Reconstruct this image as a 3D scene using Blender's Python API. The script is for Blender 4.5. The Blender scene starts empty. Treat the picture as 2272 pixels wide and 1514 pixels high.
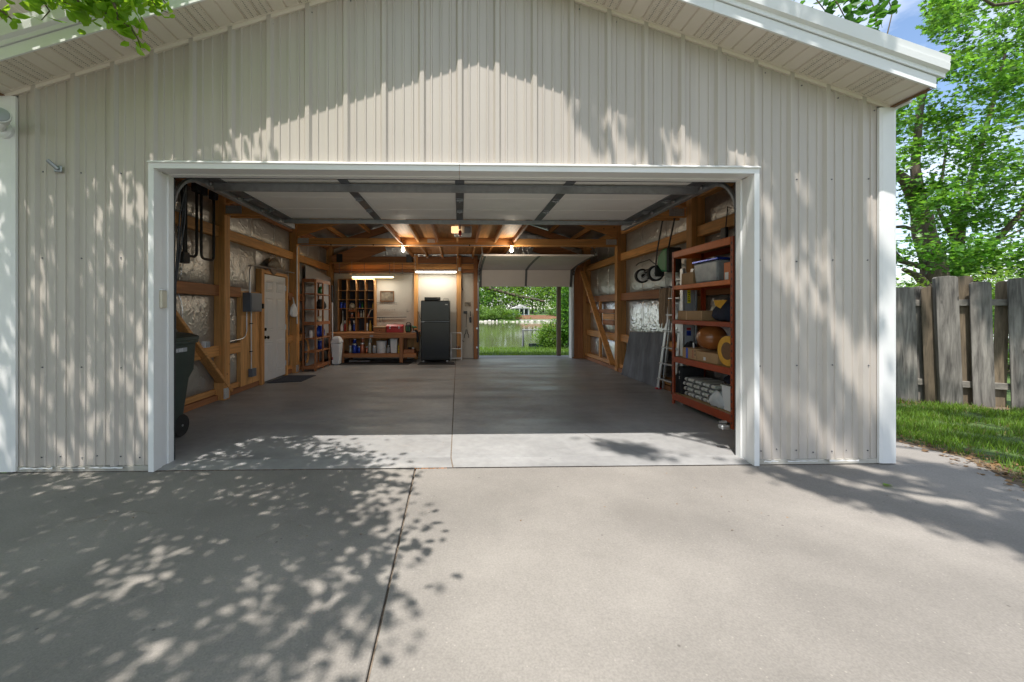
import bpy, bmesh, math, random
import numpy as np
from mathutils import Vector, Matrix

random.seed(7)
RNG = np.random.default_rng(11)
SC = bpy.context.scene
COL = SC.collection
R = math.radians

# ------------------------------------------------------------------ camera
cam_d = bpy.data.cameras.new('camera')
cam = bpy.data.objects.new('camera', cam_d)
COL.objects.link(cam)
cam.location = (0.0, 0.0, 1.264)
cam.rotation_euler = (R(90), 0, -math.atan(23 / 900))
cam_d.sensor_width = 36.0
cam_d.lens = 36.0 * 900 / 2272
cam_d.shift_x = (1136 - 1043) / 2272
cam_d.shift_y = (690 - 757) / 2272
cam_d.clip_start = 0.05
cam_d.clip_end = 900
SC.camera = cam

# ------------------------------------------------------------------ sky and sun
SUN = Vector((-0.16, -0.37, 1.0)).normalized()          # towards the sun
ELEV = math.asin(SUN.z)
world = bpy.data.worlds.new('World')
SC.world = world
world.use_nodes = True
wn, wl = world.node_tree.nodes, world.node_tree.links
wn.clear()
w_out = wn.new('ShaderNodeOutputWorld')
w_bg = wn.new('ShaderNodeBackground')
w_bg.inputs['Strength'].default_value = 0.15
w_sky = wn.new('ShaderNodeTexSky')
w_sky.sky_type = 'NISHITA'
w_sky.sun_disc = False
w_sky.sun_elevation = ELEV
w_sky.sun_rotation = math.atan2(SUN.x, SUN.y)
w_sky.altitude = 300
w_sky.dust_density = 0.6
w_tc = wn.new('ShaderNodeTexCoord')
w_map = wn.new('ShaderNodeMapping')
w_map.inputs['Scale'].default_value = (1, 1, 2.2)
w_noi = wn.new('ShaderNodeTexNoise')
w_noi.inputs['Scale'].default_value = 2.6
w_noi.inputs['Detail'].default_value = 7
w_noi.inputs['Roughness'].default_value = 0.58
w_rmp = wn.new('ShaderNodeValToRGB')
w_rmp.color_ramp.elements[0].position = 0.38
w_rmp.color_ramp.elements[1].position = 0.68
w_mix = wn.new('ShaderNodeMix')
w_mix.data_type = 'RGBA'
w_mix.inputs[7].default_value = (6.4, 6.6, 7.0, 1)
wl.new(w_tc.outputs['Generated'], w_map.inputs['Vector'])
wl.new(w_map.outputs['Vector'], w_noi.inputs['Vector'])
wl.new(w_noi.outputs['Fac'], w_rmp.inputs['Fac'])
wl.new(w_rmp.outputs['Color'], w_mix.inputs[0])
wl.new(w_sky.outputs['Color'], w_mix.inputs[6])
wl.new(w_mix.outputs[2], w_bg.inputs['Color'])
wl.new(w_bg.outputs['Background'], w_out.inputs['Surface'])

sun_d = bpy.data.lights.new('sun', 'SUN')
sun_d.energy = 4.3
sun_d.angle = R(0.53)
sun_d.color = (1.0, 0.955, 0.89)
sun_o = bpy.data.objects.new('sun', sun_d)
COL.objects.link(sun_o)
sun_o.rotation_euler = SUN.to_track_quat('Z', 'Y').to_euler()
sun_o.location = SUN * 40

vs = SC.view_settings
vs.view_transform = 'Standard'
vs.look = 'None'
vs.exposure = 0.72
vs.gamma = 1.0
vs.use_curve_mapping = False
cy = SC.cycles
cy.max_bounces = 6
cy.diffuse_bounces = 4
cy.glossy_bounces = 3
cy.transmission_bounces = 4
cy.transparent_max_bounces = 8
cy.caustics_reflective = False
cy.caustics_refractive = False
cy.sample_clamp_indirect = 6.0
cy.use_denoising = True
cy.use_adaptive_sampling = True
cy.adaptive_threshold = 0.012
cy.adaptive_min_samples = 20

# ------------------------------------------------------------------ materials
MATS = {}


def mat(name, col, rough=0.6, metal=0.0, var=0.12, scale=6.0, stretch=(1, 1, 1), bump=0.0, bscale=40.0,
        spec=0.5, blotch=0.0, col2=None, rnd=0.0, coat=0.0, detail=5, bstretch=None, distort=0.0):
    """principled surface: noise between two tones, per-object value shift, fine bump"""
    m = bpy.data.materials.new(name)
    m.use_nodes = True
    n, l = m.node_tree.nodes, m.node_tree.links
    b = n['Principled BSDF']
    tc = n.new('ShaderNodeTexCoord')
    oi = n.new('ShaderNodeObjectInfo')
    ml = n.new('ShaderNodeMath'); ml.operation = 'MULTIPLY'; ml.inputs[1].default_value = 37.0
    l.new(oi.outputs['Random'], ml.inputs[0])
    va = n.new('ShaderNodeVectorMath'); va.operation = 'ADD'
    l.new(tc.outputs['Object'], va.inputs[0]); l.new(ml.outputs[0], va.inputs[1])
    mp = n.new('ShaderNodeMapping'); mp.inputs['Scale'].default_value = stretch
    l.new(va.outputs[0], mp.inputs['Vector'])
    nz = n.new('ShaderNodeTexNoise')
    nz.inputs['Scale'].default_value = scale
    nz.inputs['Detail'].default_value = detail
    nz.inputs['Roughness'].default_value = 0.6
    nz.inputs['Distortion'].default_value = distort
    l.new(mp.outputs['Vector'], nz.inputs['Vector'])
    rp = n.new('ShaderNodeValToRGB')
    c2 = col2 if col2 else tuple(min(1, c * (1 + var)) for c in col)
    c1 = tuple(c * (1 - var) for c in col)
    rp.color_ramp.elements[0].position = 0.3
    rp.color_ramp.elements[1].position = 0.72
    rp.color_ramp.elements[0].color = (*c1, 1)
    rp.color_ramp.elements[1].color = (*c2, 1)
    l.new(nz.outputs['Fac'], rp.inputs['Fac'])
    last = rp.outputs['Color']
    if blotch:
        n2 = n.new('ShaderNodeTexNoise'); n2.inputs['Scale'].default_value = 0.9
        n2.inputs['Detail'].default_value = 6; n2.inputs['Roughness'].default_value = 0.62
        l.new(va.outputs[0], n2.inputs['Vector'])
        mr = n.new('ShaderNodeMapRange')
        mr.inputs['From Min'].default_value = 0.3; mr.inputs['From Max'].default_value = 0.7
        mr.inputs['To Min'].default_value = 1 - blotch; mr.inputs['To Max'].default_value = 1 + blotch
        l.new(n2.outputs['Fac'], mr.inputs['Value'])
        mx = n.new('ShaderNodeVectorMath'); mx.operation = 'SCALE'
        l.new(last, mx.inputs[0]); l.new(mr.outputs[0], mx.inputs['Scale'])
        last = mx.outputs[0]
    if rnd:
        mr = n.new('ShaderNodeMapRange')
        mr.inputs['To Min'].default_value = 1 - rnd; mr.inputs['To Max'].default_value = 1 + rnd
        l.new(oi.outputs['Random'], mr.inputs['Value'])
        mx = n.new('ShaderNodeVectorMath'); mx.operation = 'SCALE'
        l.new(last, mx.inputs[0]); l.new(mr.outputs[0], mx.inputs['Scale'])
        last = mx.outputs[0]
    l.new(last, b.inputs['Base Color'])
    b.inputs['Roughness'].default_value = rough
    b.inputs['Metallic'].default_value = metal
    b.inputs['Specular IOR Level'].default_value = spec
    b.inputs['Coat Weight'].default_value = coat
    if bump:
        nb = n.new('ShaderNodeTexNoise'); nb.inputs['Scale'].default_value = bscale
        nb.inputs['Detail'].default_value = 4
        mb = n.new('ShaderNodeMapping'); mb.inputs['Scale'].default_value = bstretch or stretch
        l.new(va.outputs[0], mb.inputs['Vector']); l.new(mb.outputs['Vector'], nb.inputs['Vector'])
        bp = n.new('ShaderNodeBump'); bp.inputs['Strength'].default_value = bump
        bp.inputs['Distance'].default_value = 0.01
        l.new(nb.outputs['Fac'], bp.inputs['Height'])
        l.new(bp.outputs['Normal'], b.inputs['Normal'])
    MATS[name] = m
    return m


def emis(name, col, strength, base=(0.8, 0.8, 0.8)):
    m = mat(name, base, 0.4, var=0.02)
    b = m.node_tree.nodes['Principled BSDF']
    b.inputs['Emission Color'].default_value = (*col, 1)
    b.inputs['Emission Strength'].default_value = strength
    return m


def leafmat(name, col, tcol, tw=0.4, rough=0.5, hue=0.25):
    m = bpy.data.materials.new(name)
    m.use_nodes = True
    n, l = m.node_tree.nodes, m.node_tree.links
    b = n['Principled BSDF']; out = n['Material Output']
    b.inputs['Roughness'].default_value = rough
    b.inputs['Specular IOR Level'].default_value = 0.35
    tr = n.new('ShaderNodeBsdfTranslucent')
    mx = n.new('ShaderNodeMixShader'); mx.inputs[0].default_value = tw
    geo = n.new('ShaderNodeNewGeometry')
    mr = n.new('ShaderNodeMapRange')
    mr.inputs['To Min'].default_value = 1 - hue; mr.inputs['To Max'].default_value = 1 + hue
    l.new(geo.outputs['Random Per Island'], mr.inputs['Value'])
    for c, sock in ((col, b.inputs['Base Color']), (tcol, tr.inputs['Color'])):
        v = n.new('ShaderNodeVectorMath'); v.operation = 'SCALE'
        v.inputs[0].default_value = c
        l.new(mr.outputs[0], v.inputs['Scale']); l.new(v.outputs[0], sock)
    l.new(b.outputs[0], mx.inputs[1]); l.new(tr.outputs[0], mx.inputs[2])
    l.new(mx.outputs[0], out.inputs['Surface'])
    MATS[name] = m
    return m


# paints, metals, wood, stone
mat('siding', (0.475, 0.428, 0.38), 0.40, var=0.05, scale=14, stretch=(1, 1, 0.03), bump=0.04, bscale=14, spec=0.45, rnd=0.012, bstretch=(1, 1, .3), blotch=0.03)
mat('white_trim', (0.75, 0.745, 0.73), 0.4, var=0.03, scale=5, spec=0.5, blotch=0.03)
mat('rake_trim', (0.78, 0.79, 0.79), 0.3, var=0.03, scale=5, stretch=(.4, 1, 1), spec=0.55)
mat('soffit', (0.72, 0.655, 0.58), 0.55, var=0.02, rnd=0.02)
mat('soffit_groove', (0.30, 0.27, 0.23), 0.7)
mat('roof_metal', (0.55, 0.56, 0.55), 0.35, metal=0.2, var=0.05)
mat('steel', (0.55, 0.56, 0.57), 0.32, metal=0.9, var=0.1, scale=30)
mat('galv', (0.36, 0.38, 0.40), 0.42, metal=0.7, var=0.14, scale=18)
mat('dark_steel', (0.13, 0.135, 0.145), 0.45, metal=0.5, var=0.15, scale=18)
mat('door_panel', (0.90, 0.88, 0.83), 0.5, var=0.03, scale=3, blotch=0.04, bump=0.05, bscale=9)
mat('back_door_panel', (0.74, 0.69, 0.66), 0.5, var=0.03, scale=3, blotch=0.04)
WC = (0.56, 0.275, 0.09)
for ax, st in (('x', (0.05, 1, 1)), ('y', (1, 0.05, 1)), ('z', (1, 1, 0.05))):
    mat('wood_' + ax, WC, 0.62, var=0.30, scale=22, stretch=st, bump=0.15, bscale=60, rnd=0.20, blotch=0.16, distort=1.2)
    mat('wood_dark_' + ax, (0.30, 0.125, 0.048), 0.65, var=0.28, scale=20, stretch=st, bump=0.1, bscale=60, rnd=0.18, blotch=0.12, distort=1.0)
mat('plywood', (0.56, 0.29, 0.10), 0.6, var=0.30, scale=9, stretch=(1, 1, 0.09), bump=0.05, rnd=0.06, blotch=0.12, distort=2.2)
mat('plywood_y', (0.54, 0.27, 0.095), 0.6, var=0.30, scale=9, stretch=(1, 0.09, 1), bump=0.05, rnd=0.06, blotch=0.12, distort=2.2)
mat('bench_wood', (0.38, 0.16, 0.058), 0.55, var=0.26, scale=18, stretch=(0.06, 1, 1), rnd=0.14, blotch=0.1)
mat('shelf_wood', (0.32, 0.125, 0.046), 0.55, var=0.22, scale=18, stretch=(1, 1, 0.08), rnd=0.12)
mat('cubby_wood', (0.38, 0.19, 0.07), 0.55, var=0.2, scale=18, stretch=(1, 1, 0.1), rnd=0.12)
mat('cubby_back', (0.05, 0.052, 0.07), 0.8, var=0.1)
mat('fence_wood', (0.13, 0.115, 0.10), 0.8, var=0.5, scale=24, stretch=(1, 1, 0.09), bump=0.7, bscale=60, rnd=0.28, blotch=0.35, distort=.5, col2=(0.30, 0.275, 0.24))
mat('fence_wood_warm', (0.17, 0.13, 0.085), 0.8, var=0.5, scale=22, stretch=(1, 1, 0.09), bump=0.5, bscale=45, rnd=0.2, blotch=0.2, distort=1.0)
mat('fence_rail', (0.22, 0.20, 0.17), 0.8, var=0.35, scale=16, stretch=(0.05, 1, 1), bump=0.4, bscale=45, rnd=0.1)
mat('concrete', (0.228, 0.209, 0.188), 0.85, var=0.15, scale=110, bump=0.15, bscale=220, blotch=0.22, detail=4)
mat('slab', (0.292, 0.288, 0.285), 0.55, var=0.10, scale=14, bump=0.08, bscale=60, blotch=0.24, spec=0.4, stretch=(1, 1.0, 1))
mat('crack', (0.19, 0.15, 0.115), 0.95, var=0.4, scale=60)
mat('rust_dirt', (0.30, 0.13, 0.045), 0.95, var=0.5, scale=90)
mat('soil', (0.13, 0.095, 0.06), 0.95, var=0.5, scale=40, bump=0.6, bscale=60)
mat('turf', (0.06, 0.105, 0.022), 0.9, var=0.5, scale=25, bump=0.5, bscale=50, blotch=0.3)
mat('far_turf', (0.11, 0.15, 0.03), 0.9, var=0.4, scale=3, blotch=0.3)
mat('bank', (0.30, 0.255, 0.18), 0.9, var=0.4, scale=2, blotch=0.3)
mat('bark', (0.115, 0.085, 0.065), 0.9, var=0.4, scale=20, stretch=(1, 1, 0.15), bump=0.9, bscale=22, blotch=0.2)
mat('twig', (0.11, 0.085, 0.05), 0.8, var=0.3, scale=30)
mat('black_plastic', (0.012, 0.012, 0.013), 0.42, var=0.2, scale=30)
mat('black_gloss', (0.005, 0.0055, 0.006), 0.17, spec=0.4, var=0.2, scale=5, bump=0.03, bscale=120)
mat('black_cloth', (0.012, 0.012, 0.014), 0.9, var=0.3, scale=20, bump=0.4, bscale=30)
mat('rubber', (0.02, 0.02, 0.021), 0.7, var=0.25, scale=40, bump=0.2, bscale=200)
mat('mat_blue', (0.018, 0.026, 0.045), 0.85, var=0.3, scale=80, bump=0.5, bscale=200)
mat('cart_green', (0.022, 0.038, 0.032), 0.45, var=0.15, scale=8, bump=0.05)
mat('door_white', (0.60, 0.60, 0.60), 0.45, var=0.02, scale=4)
mat('white_plastic', (0.72, 0.73, 0.74), 0.4, var=0.04, scale=6)
mat('grey_plastic', (0.33, 0.35, 0.38), 0.45, var=0.06)
mat('box_grey', (0.12, 0.14, 0.17), 0.45, metal=0.2, var=0.08)
mat('conduit', (0.50, 0.51, 0.52), 0.35, metal=0.8, var=0.06)
mat('sheet_grey', (0.36, 0.35, 0.345), 0.7, var=0.06, scale=2)
mat('slate', (0.085, 0.095, 0.12), 0.7, var=0.45, scale=5, stretch=(1, 1, 0.35), blotch=0.35, bump=0.08, bscale=30, col2=(0.16, 0.175, 0.21))
mat('alu', (0.55, 0.56, 0.57), 0.38, metal=0.8, var=0.12, scale=14, stretch=(1, 1, .2))
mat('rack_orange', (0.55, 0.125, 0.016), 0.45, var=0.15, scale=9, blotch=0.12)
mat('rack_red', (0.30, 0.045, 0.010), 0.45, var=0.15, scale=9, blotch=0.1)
mat('particle', (0.42, 0.27, 0.13), 0.8, var=0.25, scale=90)
mat('cardboard', (0.40, 0.255, 0.135), 0.8, var=0.10, scale=6, rnd=0.1)
mat('cardboard_light', (0.55, 0.40, 0.25), 0.8, var=0.06, scale=6)
mat('red_paint', (0.42, 0.014, 0.014), 0.3, var=0.08)
mat('ball', (0.30, 0.105, 0.028), 0.25, var=0.06, coat=0.3)
mat('yellow', (0.70, 0.36, 0.035), 0.45, var=0.2, scale=9)
mat('sticker_yellow', (0.75, 0.68, 0.02), 0.5, var=0.05)
mat('tape_blue', (0.03, 0.10, 0.55), 0.5)
mat('navy_cloth', (0.012, 0.017, 0.035), 0.85, var=0.4, scale=12, bump=0.5, bscale=25)
mat('gold_cloth', (0.62, 0.32, 0.03), 0.75, var=0.15, scale=20)
mat('stripe_dark', (0.11, 0.11, 0.115), 0.9, var=0.3, scale=30)
mat('cloth_light', (0.52, 0.51, 0.48), 0.9, var=0.12, scale=30, bump=0.3, bscale=60)
mat('rope', (0.36, 0.25, 0.16), 0.85, var=0.3, scale=120, bump=0.6, bscale=160)
mat('mower_green', (0.008, 0.20, 0.05), 0.35, var=0.1)
mat('mower_dark', (0.022, 0.022, 0.022), 0.5, var=0.3, scale=30)
mat('hub', (0.78, 0.77, 0.74), 0.5, var=0.15, scale=20)
mat('pegboard', (0.55, 0.51, 0.44), 0.6, var=0.03)
mat('print_dark', (0.04, 0.035, 0.03), 0.6)
mat('print_red', (0.35, 0.05, 0.03), 0.6)
mat('blue_bottle', (0.012, 0.05, 0.38), 0.2, var=0.1)
mat('green_bottle', (0.015, 0.16, 0.05), 0.3, var=0.2)
mat('bottle_red', (0.40, 0.03, 0.03), 0.35, var=0.1)
mat('bottle_orange', (0.50, 0.16, 0.05), 0.4, var=0.1)
mat('bottle_yellow', (0.55, 0.36, 0.04), 0.35, var=0.1)
mat('bottle_cream', (0.60, 0.54, 0.42), 0.4, var=0.08)
mat('can_blue', (0.015, 0.045, 0.32), 0.22, metal=0.4, var=0.25, scale=25)
mat('can_copper', (0.40, 0.14, 0.08), 0.22, metal=0.5, var=0.25, scale=25)
mat('can_pale', (0.38, 0.40, 0.36), 0.35, var=0.3, scale=30)
mat('frame_brown', (0.16, 0.075, 0.03), 0.5, var=0.2, scale=30)
mat('fish', (0.14, 0.11, 0.075), 0.45, var=0.5, scale=25)
mat('fish_plaque', (0.10, 0.055, 0.03), 0.5, var=0.2)
mat('cord_orange', (0.55, 0.12, 0.02), 0.5, var=0.05)
mat('wire_black', (0.012, 0.012, 0.014), 0.5)
mat('house_wall', (0.30, 0.34, 0.38), 0.7, var=0.05)
mat('house_white', (0.75, 0.75, 0.74), 0.6, var=0.04)
mat('house_roof', (0.45, 0.44, 0.43), 0.8, var=0.1)
mat('glass_dark', (0.02, 0.03, 0.035), 0.08, var=0.1)
mat('stone_pale', (0.42, 0.395, 0.345), 0.85, var=0.2, scale=4, rnd=0.2)
mat('brick_red', (0.34, 0.17, 0.10), 0.85, var=0.25, scale=5)
mat('porch_wood', (0.16, 0.10, 0.065), 0.65, var=0.2, scale=20, stretch=(1, 1, .06), rnd=.1)
mat('plate', (0.60, 0.62, 0.64), 0.35, metal=0.7, var=0.2, scale=60)
mat('patio', (0.34, 0.335, 0.33), 0.8, var=0.12, scale=40, blotch=0.15)
emis('bulb_on', (1.0, 0.80, 0.50), 9.0)
emis('tube_on', (1.0, 0.95, 0.80), 7.0)
emis('tube_warm', (1.0, 0.84, 0.42), 3.0)
emis('opener_lens', (1.0, 0.62, 0.30), 0.9, base=(0.8, 0.7, 0.55))
leafmat('leaf_near', (0.11, 0.25, 0.018), (0.40, 0.62, 0.035), 0.52, 0.38, 0.35)
leafmat('leaf_maple', (0.065, 0.17, 0.022), (0.22, 0.46, 0.04), 0.40, 0.36, 0.6)
leafmat('leaf_dark', (0.035, 0.11, 0.016), (0.12, 0.32, 0.03), 0.40, 0.45, 0.35)
leafmat('leaf_light', (0.10, 0.20, 0.025), (0.30, 0.48, 0.05), 0.42, 0.5, 0.35)
leafmat('leaf_far', (0.115, 0.21, 0.04), (0.28, 0.44, 0.06), 0.35, 0.6, 0.45)
leafmat('grass_blade', (0.10, 0.185, 0.022), (0.30, 0.46, 0.04), 0.40, 0.5, 0.45)
leafmat('dry_grass', (0.30, 0.25, 0.10), (0.35, 0.30, 0.12), 0.3, 0.7, 0.4)
leafmat('dry_leaf', (0.22, 0.13, 0.06), (0.2, 0.12, 0.05), 0.2, 0.7, 0.5)


def crumple(m, strength):
    n, l = m.node_tree.nodes, m.node_tree.links
    b = n['Principled BSDF']
    tc = n.new('ShaderNodeTexCoord')
    n1 = n.new('ShaderNodeTexNoise'); n1.inputs['Scale'].default_value = 7.5
    n1.inputs['Detail'].default_value = 6; n1.inputs['Roughness'].default_value = 0.62
    n1.inputs['Distortion'].default_value = 1.6
    try:
        n1.noise_type = 'RIDGED_MULTIFRACTAL'
    except Exception:
        pass
    l.new(tc.outputs['Object'], n1.inputs['Vector'])
    n3 = n.new('ShaderNodeTexNoise'); n3.inputs['Scale'].default_value = 30; n3.inputs['Detail'].default_value = 3
    l.new(tc.outputs['Object'], n3.inputs['Vector'])
    ad = n.new('ShaderNodeMath'); ad.operation = 'MULTIPLY_ADD'
    ad.inputs[1].default_value = 0.25
    l.new(n3.outputs['Fac'], ad.inputs[0]); l.new(n1.outputs['Fac'], ad.inputs[2])
    bp = n.new('ShaderNodeBump'); bp.inputs['Strength'].default_value = strength
    bp.inputs['Distance'].default_value = 0.05
    l.new(ad.outputs[0], bp.inputs['Height']); l.new(bp.outputs['Normal'], b.inputs['Normal'])


def spots(name, scale, thr, soft, col, stretch=(1, 1, 1), amount=1.0, keep=1.0):
    """scattered stains / pits / knots mixed over the base colour"""
    m = MATS[name]; n, l = m.node_tree.nodes, m.node_tree.links
    b = n['Principled BSDF']
    src = b.inputs['Base Color'].links[0].from_socket
    tc = n.new('ShaderNodeTexCoord'); mp = n.new('ShaderNodeMapping'); mp.inputs['Scale'].default_value = stretch
    oi = n.new('ShaderNodeObjectInfo'); ml = n.new('ShaderNodeMath'); ml.operation = 'MULTIPLY'; ml.inputs[1].default_value = 53.0
    l.new(oi.outputs['Random'], ml.inputs[0])
    va = n.new('ShaderNodeVectorMath'); va.operation = 'ADD'
    l.new(tc.outputs['Object'], va.inputs[0]); l.new(ml.outputs[0], va.inputs[1]); l.new(va.outputs[0], mp.inputs['Vector'])
    vo = n.new('ShaderNodeTexVoronoi'); vo.inputs['Scale'].default_value = scale
    l.new(mp.outputs['Vector'], vo.inputs['Vector'])
    mr = n.new('ShaderNodeMapRange'); mr.inputs['From Min'].default_value = thr; mr.inputs['From Max'].default_value = thr + soft
    mr.inputs['To Min'].default_value = amount; mr.inputs['To Max'].default_value = 0
    l.new(vo.outputs['Distance'], mr.inputs['Value'])
    sp = n.new('ShaderNodeSeparateColor'); l.new(vo.outputs['Color'], sp.inputs[0])
    lt = n.new('ShaderNodeMath'); lt.operation = 'LESS_THAN'; lt.inputs[1].default_value = keep
    l.new(sp.outputs[0], lt.inputs[0])
    mu = n.new('ShaderNodeMath'); mu.operation = 'MULTIPLY'
    l.new(mr.outputs[0], mu.inputs[0]); l.new(lt.outputs[0], mu.inputs[1])
    mx = n.new('ShaderNodeMix'); mx.data_type = 'RGBA'
    l.new(mu.outputs[0], mx.inputs[0]); l.new(src, mx.inputs[6]); mx.inputs[7].default_value = (*col, 1)
    l.new(mx.outputs[2], b.inputs['Base Color'])


def special_mats():
    # foil-faced insulation: metallic film, crumpled
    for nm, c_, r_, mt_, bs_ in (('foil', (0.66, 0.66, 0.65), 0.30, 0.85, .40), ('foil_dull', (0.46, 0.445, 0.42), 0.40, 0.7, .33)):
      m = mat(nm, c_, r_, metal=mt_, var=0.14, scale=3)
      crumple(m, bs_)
    # vented soffit: rows of small punched holes
    m = mat('soffit_vent', (0.68, 0.615, 0.54), 0.55, var=0.02)
    n, l = m.node_tree.nodes, m.node_tree.links
    b = n['Principled BSDF']
    src = b.inputs['Base Color'].links[0].from_socket
    tc = n.new('ShaderNodeTexCoord')
    vo = n.new('ShaderNodeTexVoronoi'); vo.inputs['Scale'].default_value = 62; vo.inputs['Randomness'].default_value = 0.12
    l.new(tc.outputs['Object'], vo.inputs['Vector'])
    lt = n.new('ShaderNodeMath'); lt.operation = 'LESS_THAN'; lt.inputs[1].default_value = 0.33
    l.new(vo.outputs['Distance'], lt.inputs[0])
    mx = n.new('ShaderNodeMix'); mx.data_type = 'RGBA'
    l.new(lt.outputs[0], mx.inputs[0]); l.new(src, mx.inputs[6])
    mx.inputs[7].default_value = (0.26, 0.235, 0.20, 1)
    l.new(mx.outputs[2], b.inputs['Base Color'])
    # pegboard: grid of holes
    m = MATS['pegboard']
    n, l = m.node_tree.nodes, m.node_tree.links
    b = n['Principled BSDF']
    src = b.inputs['Base Color'].links[0].from_socket
    tc = n.new('ShaderNodeTexCoord')
    sp = n.new('ShaderNodeSeparateXYZ'); l.new(tc.outputs['Object'], sp.inputs[0])
    ds = []
    for ax in ('X', 'Z'):
        k = n.new('ShaderNodeMath'); k.operation = 'MULTIPLY'; k.inputs[1].default_value = 1 / 0.0254
        l.new(sp.outputs[ax], k.inputs[0])
        fr = n.new('ShaderNodeMath'); fr.operation = 'FRACT'; l.new(k.outputs[0], fr.inputs[0])
        sb = n.new('ShaderNodeMath'); sb.operation = 'SUBTRACT'; sb.inputs[1].default_value = 0.5
        l.new(fr.outputs[0], sb.inputs[0])
        sq = n.new('ShaderNodeMath'); sq.operation = 'MULTIPLY'
        l.new(sb.outputs[0], sq.inputs[0]); l.new(sb.outputs[0], sq.inputs[1])
        ds.append(sq)
    sm = n.new('ShaderNodeMath'); sm.operation = 'ADD'
    l.new(ds[0].outputs[0], sm.inputs[0]); l.new(ds[1].outputs[0], sm.inputs[1])
    lt = n.new('ShaderNodeMath'); lt.operation = 'LESS_THAN'; lt.inputs[1].default_value = 0.045
    l.new(sm.outputs[0], lt.inputs[0])
    mx = n.new('ShaderNodeMix'); mx.data_type = 'RGBA'
    l.new(lt.outputs[0], mx.inputs[0]); l.new(src, mx.inputs[6])
    mx.inputs[7].default_value = (0.10, 0.085, 0.07, 1)
    l.new(mx.outputs[2], b.inputs['Base Color'])
    # water
    m = mat('water', (0.11, 0.125, 0.055), 0.08, var=0.1, bump=0.06, bscale=1.6, spec=0.6, bstretch=(1.0, 0.35, 1))
    # clear plastic tote
    m = mat('tote', (0.46, 0.52, 0.56), 0.25, var=0.25, scale=7)
    m.node_tree.nodes['Principled BSDF'].inputs['Transmission Weight'].default_value = 0.35
    m = mat('bag_clear', (0.72, 0.75, 0.78), 0.25, var=0.1, scale=9, bump=0.8, bscale=22)
    m.node_tree.nodes['Principled BSDF'].inputs['Transmission Weight'].default_value = 0.3
    # the garage slab shines where it is worn
    b = MATS['slab'].node_tree.nodes['Principled BSDF']
    n, l = MATS['slab'].node_tree.nodes, MATS['slab'].node_tree.links
    tc = n.new('ShaderNodeTexCoord'); nz = n.new('ShaderNodeTexNoise')
    mp = n.new('ShaderNodeMapping'); mp.inputs['Scale'].default_value = (0.5, 2.2, 1)
    nz.inputs['Scale'].default_value = 1.2; nz.inputs['Detail'].default_value = 5
    l.new(tc.outputs['Object'], mp.inputs['Vector']); l.new(mp.outputs['Vector'], nz.inputs['Vector'])
    mr = n.new('ShaderNodeMapRange'); mr.inputs['To Min'].default_value = 0.30; mr.inputs['To Max'].default_value = 0.66
    mr.inputs['From Min'].default_value = 0.3; mr.inputs['From Max'].default_value = 0.7
    l.new(nz.outputs['Fac'], mr.inputs['Value']); l.new(mr.outputs[0], b.inputs['Roughness'])


special_mats()
spots('concrete', 9, .03, .05, (0.09, 0.08, 0.07), keep=.35, amount=.8)
spots('concrete', 34, .08, .08, (0.36, 0.33, 0.29), keep=.3, amount=.6)
spots('concrete', 1.3, .12, .25, (0.15, 0.135, 0.12), keep=.30, amount=.45)
spots('white_trim', 7, .015, .05, (0.42, 0.40, 0.36), keep=.3, amount=.5)
spots('siding', 5, .01, .03, (0.30, 0.26, 0.22), keep=.2, amount=.5)
spots('slab', 1.1, .10, .30, (0.14, 0.14, 0.145), keep=.45, amount=.5, stretch=(.6, 1.5, 1))
spots('slab', 7, .03, .05, (0.10, 0.10, 0.10), keep=.25, amount=.7)
for w_ in ('fence_wood', 'fence_wood_warm'):
    spots(w_, 4.0, .05, .07, (0.03, 0.026, 0.022), stretch=(1.6, 1.6, .7), keep=.5, amount=.9)
for w_ in ('wood_x', 'wood_y', 'wood_z', 'plywood'):
    spots(w_, 5.0, .04, .06, (0.09, 0.035, 0.012), keep=.4, amount=.8)


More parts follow.
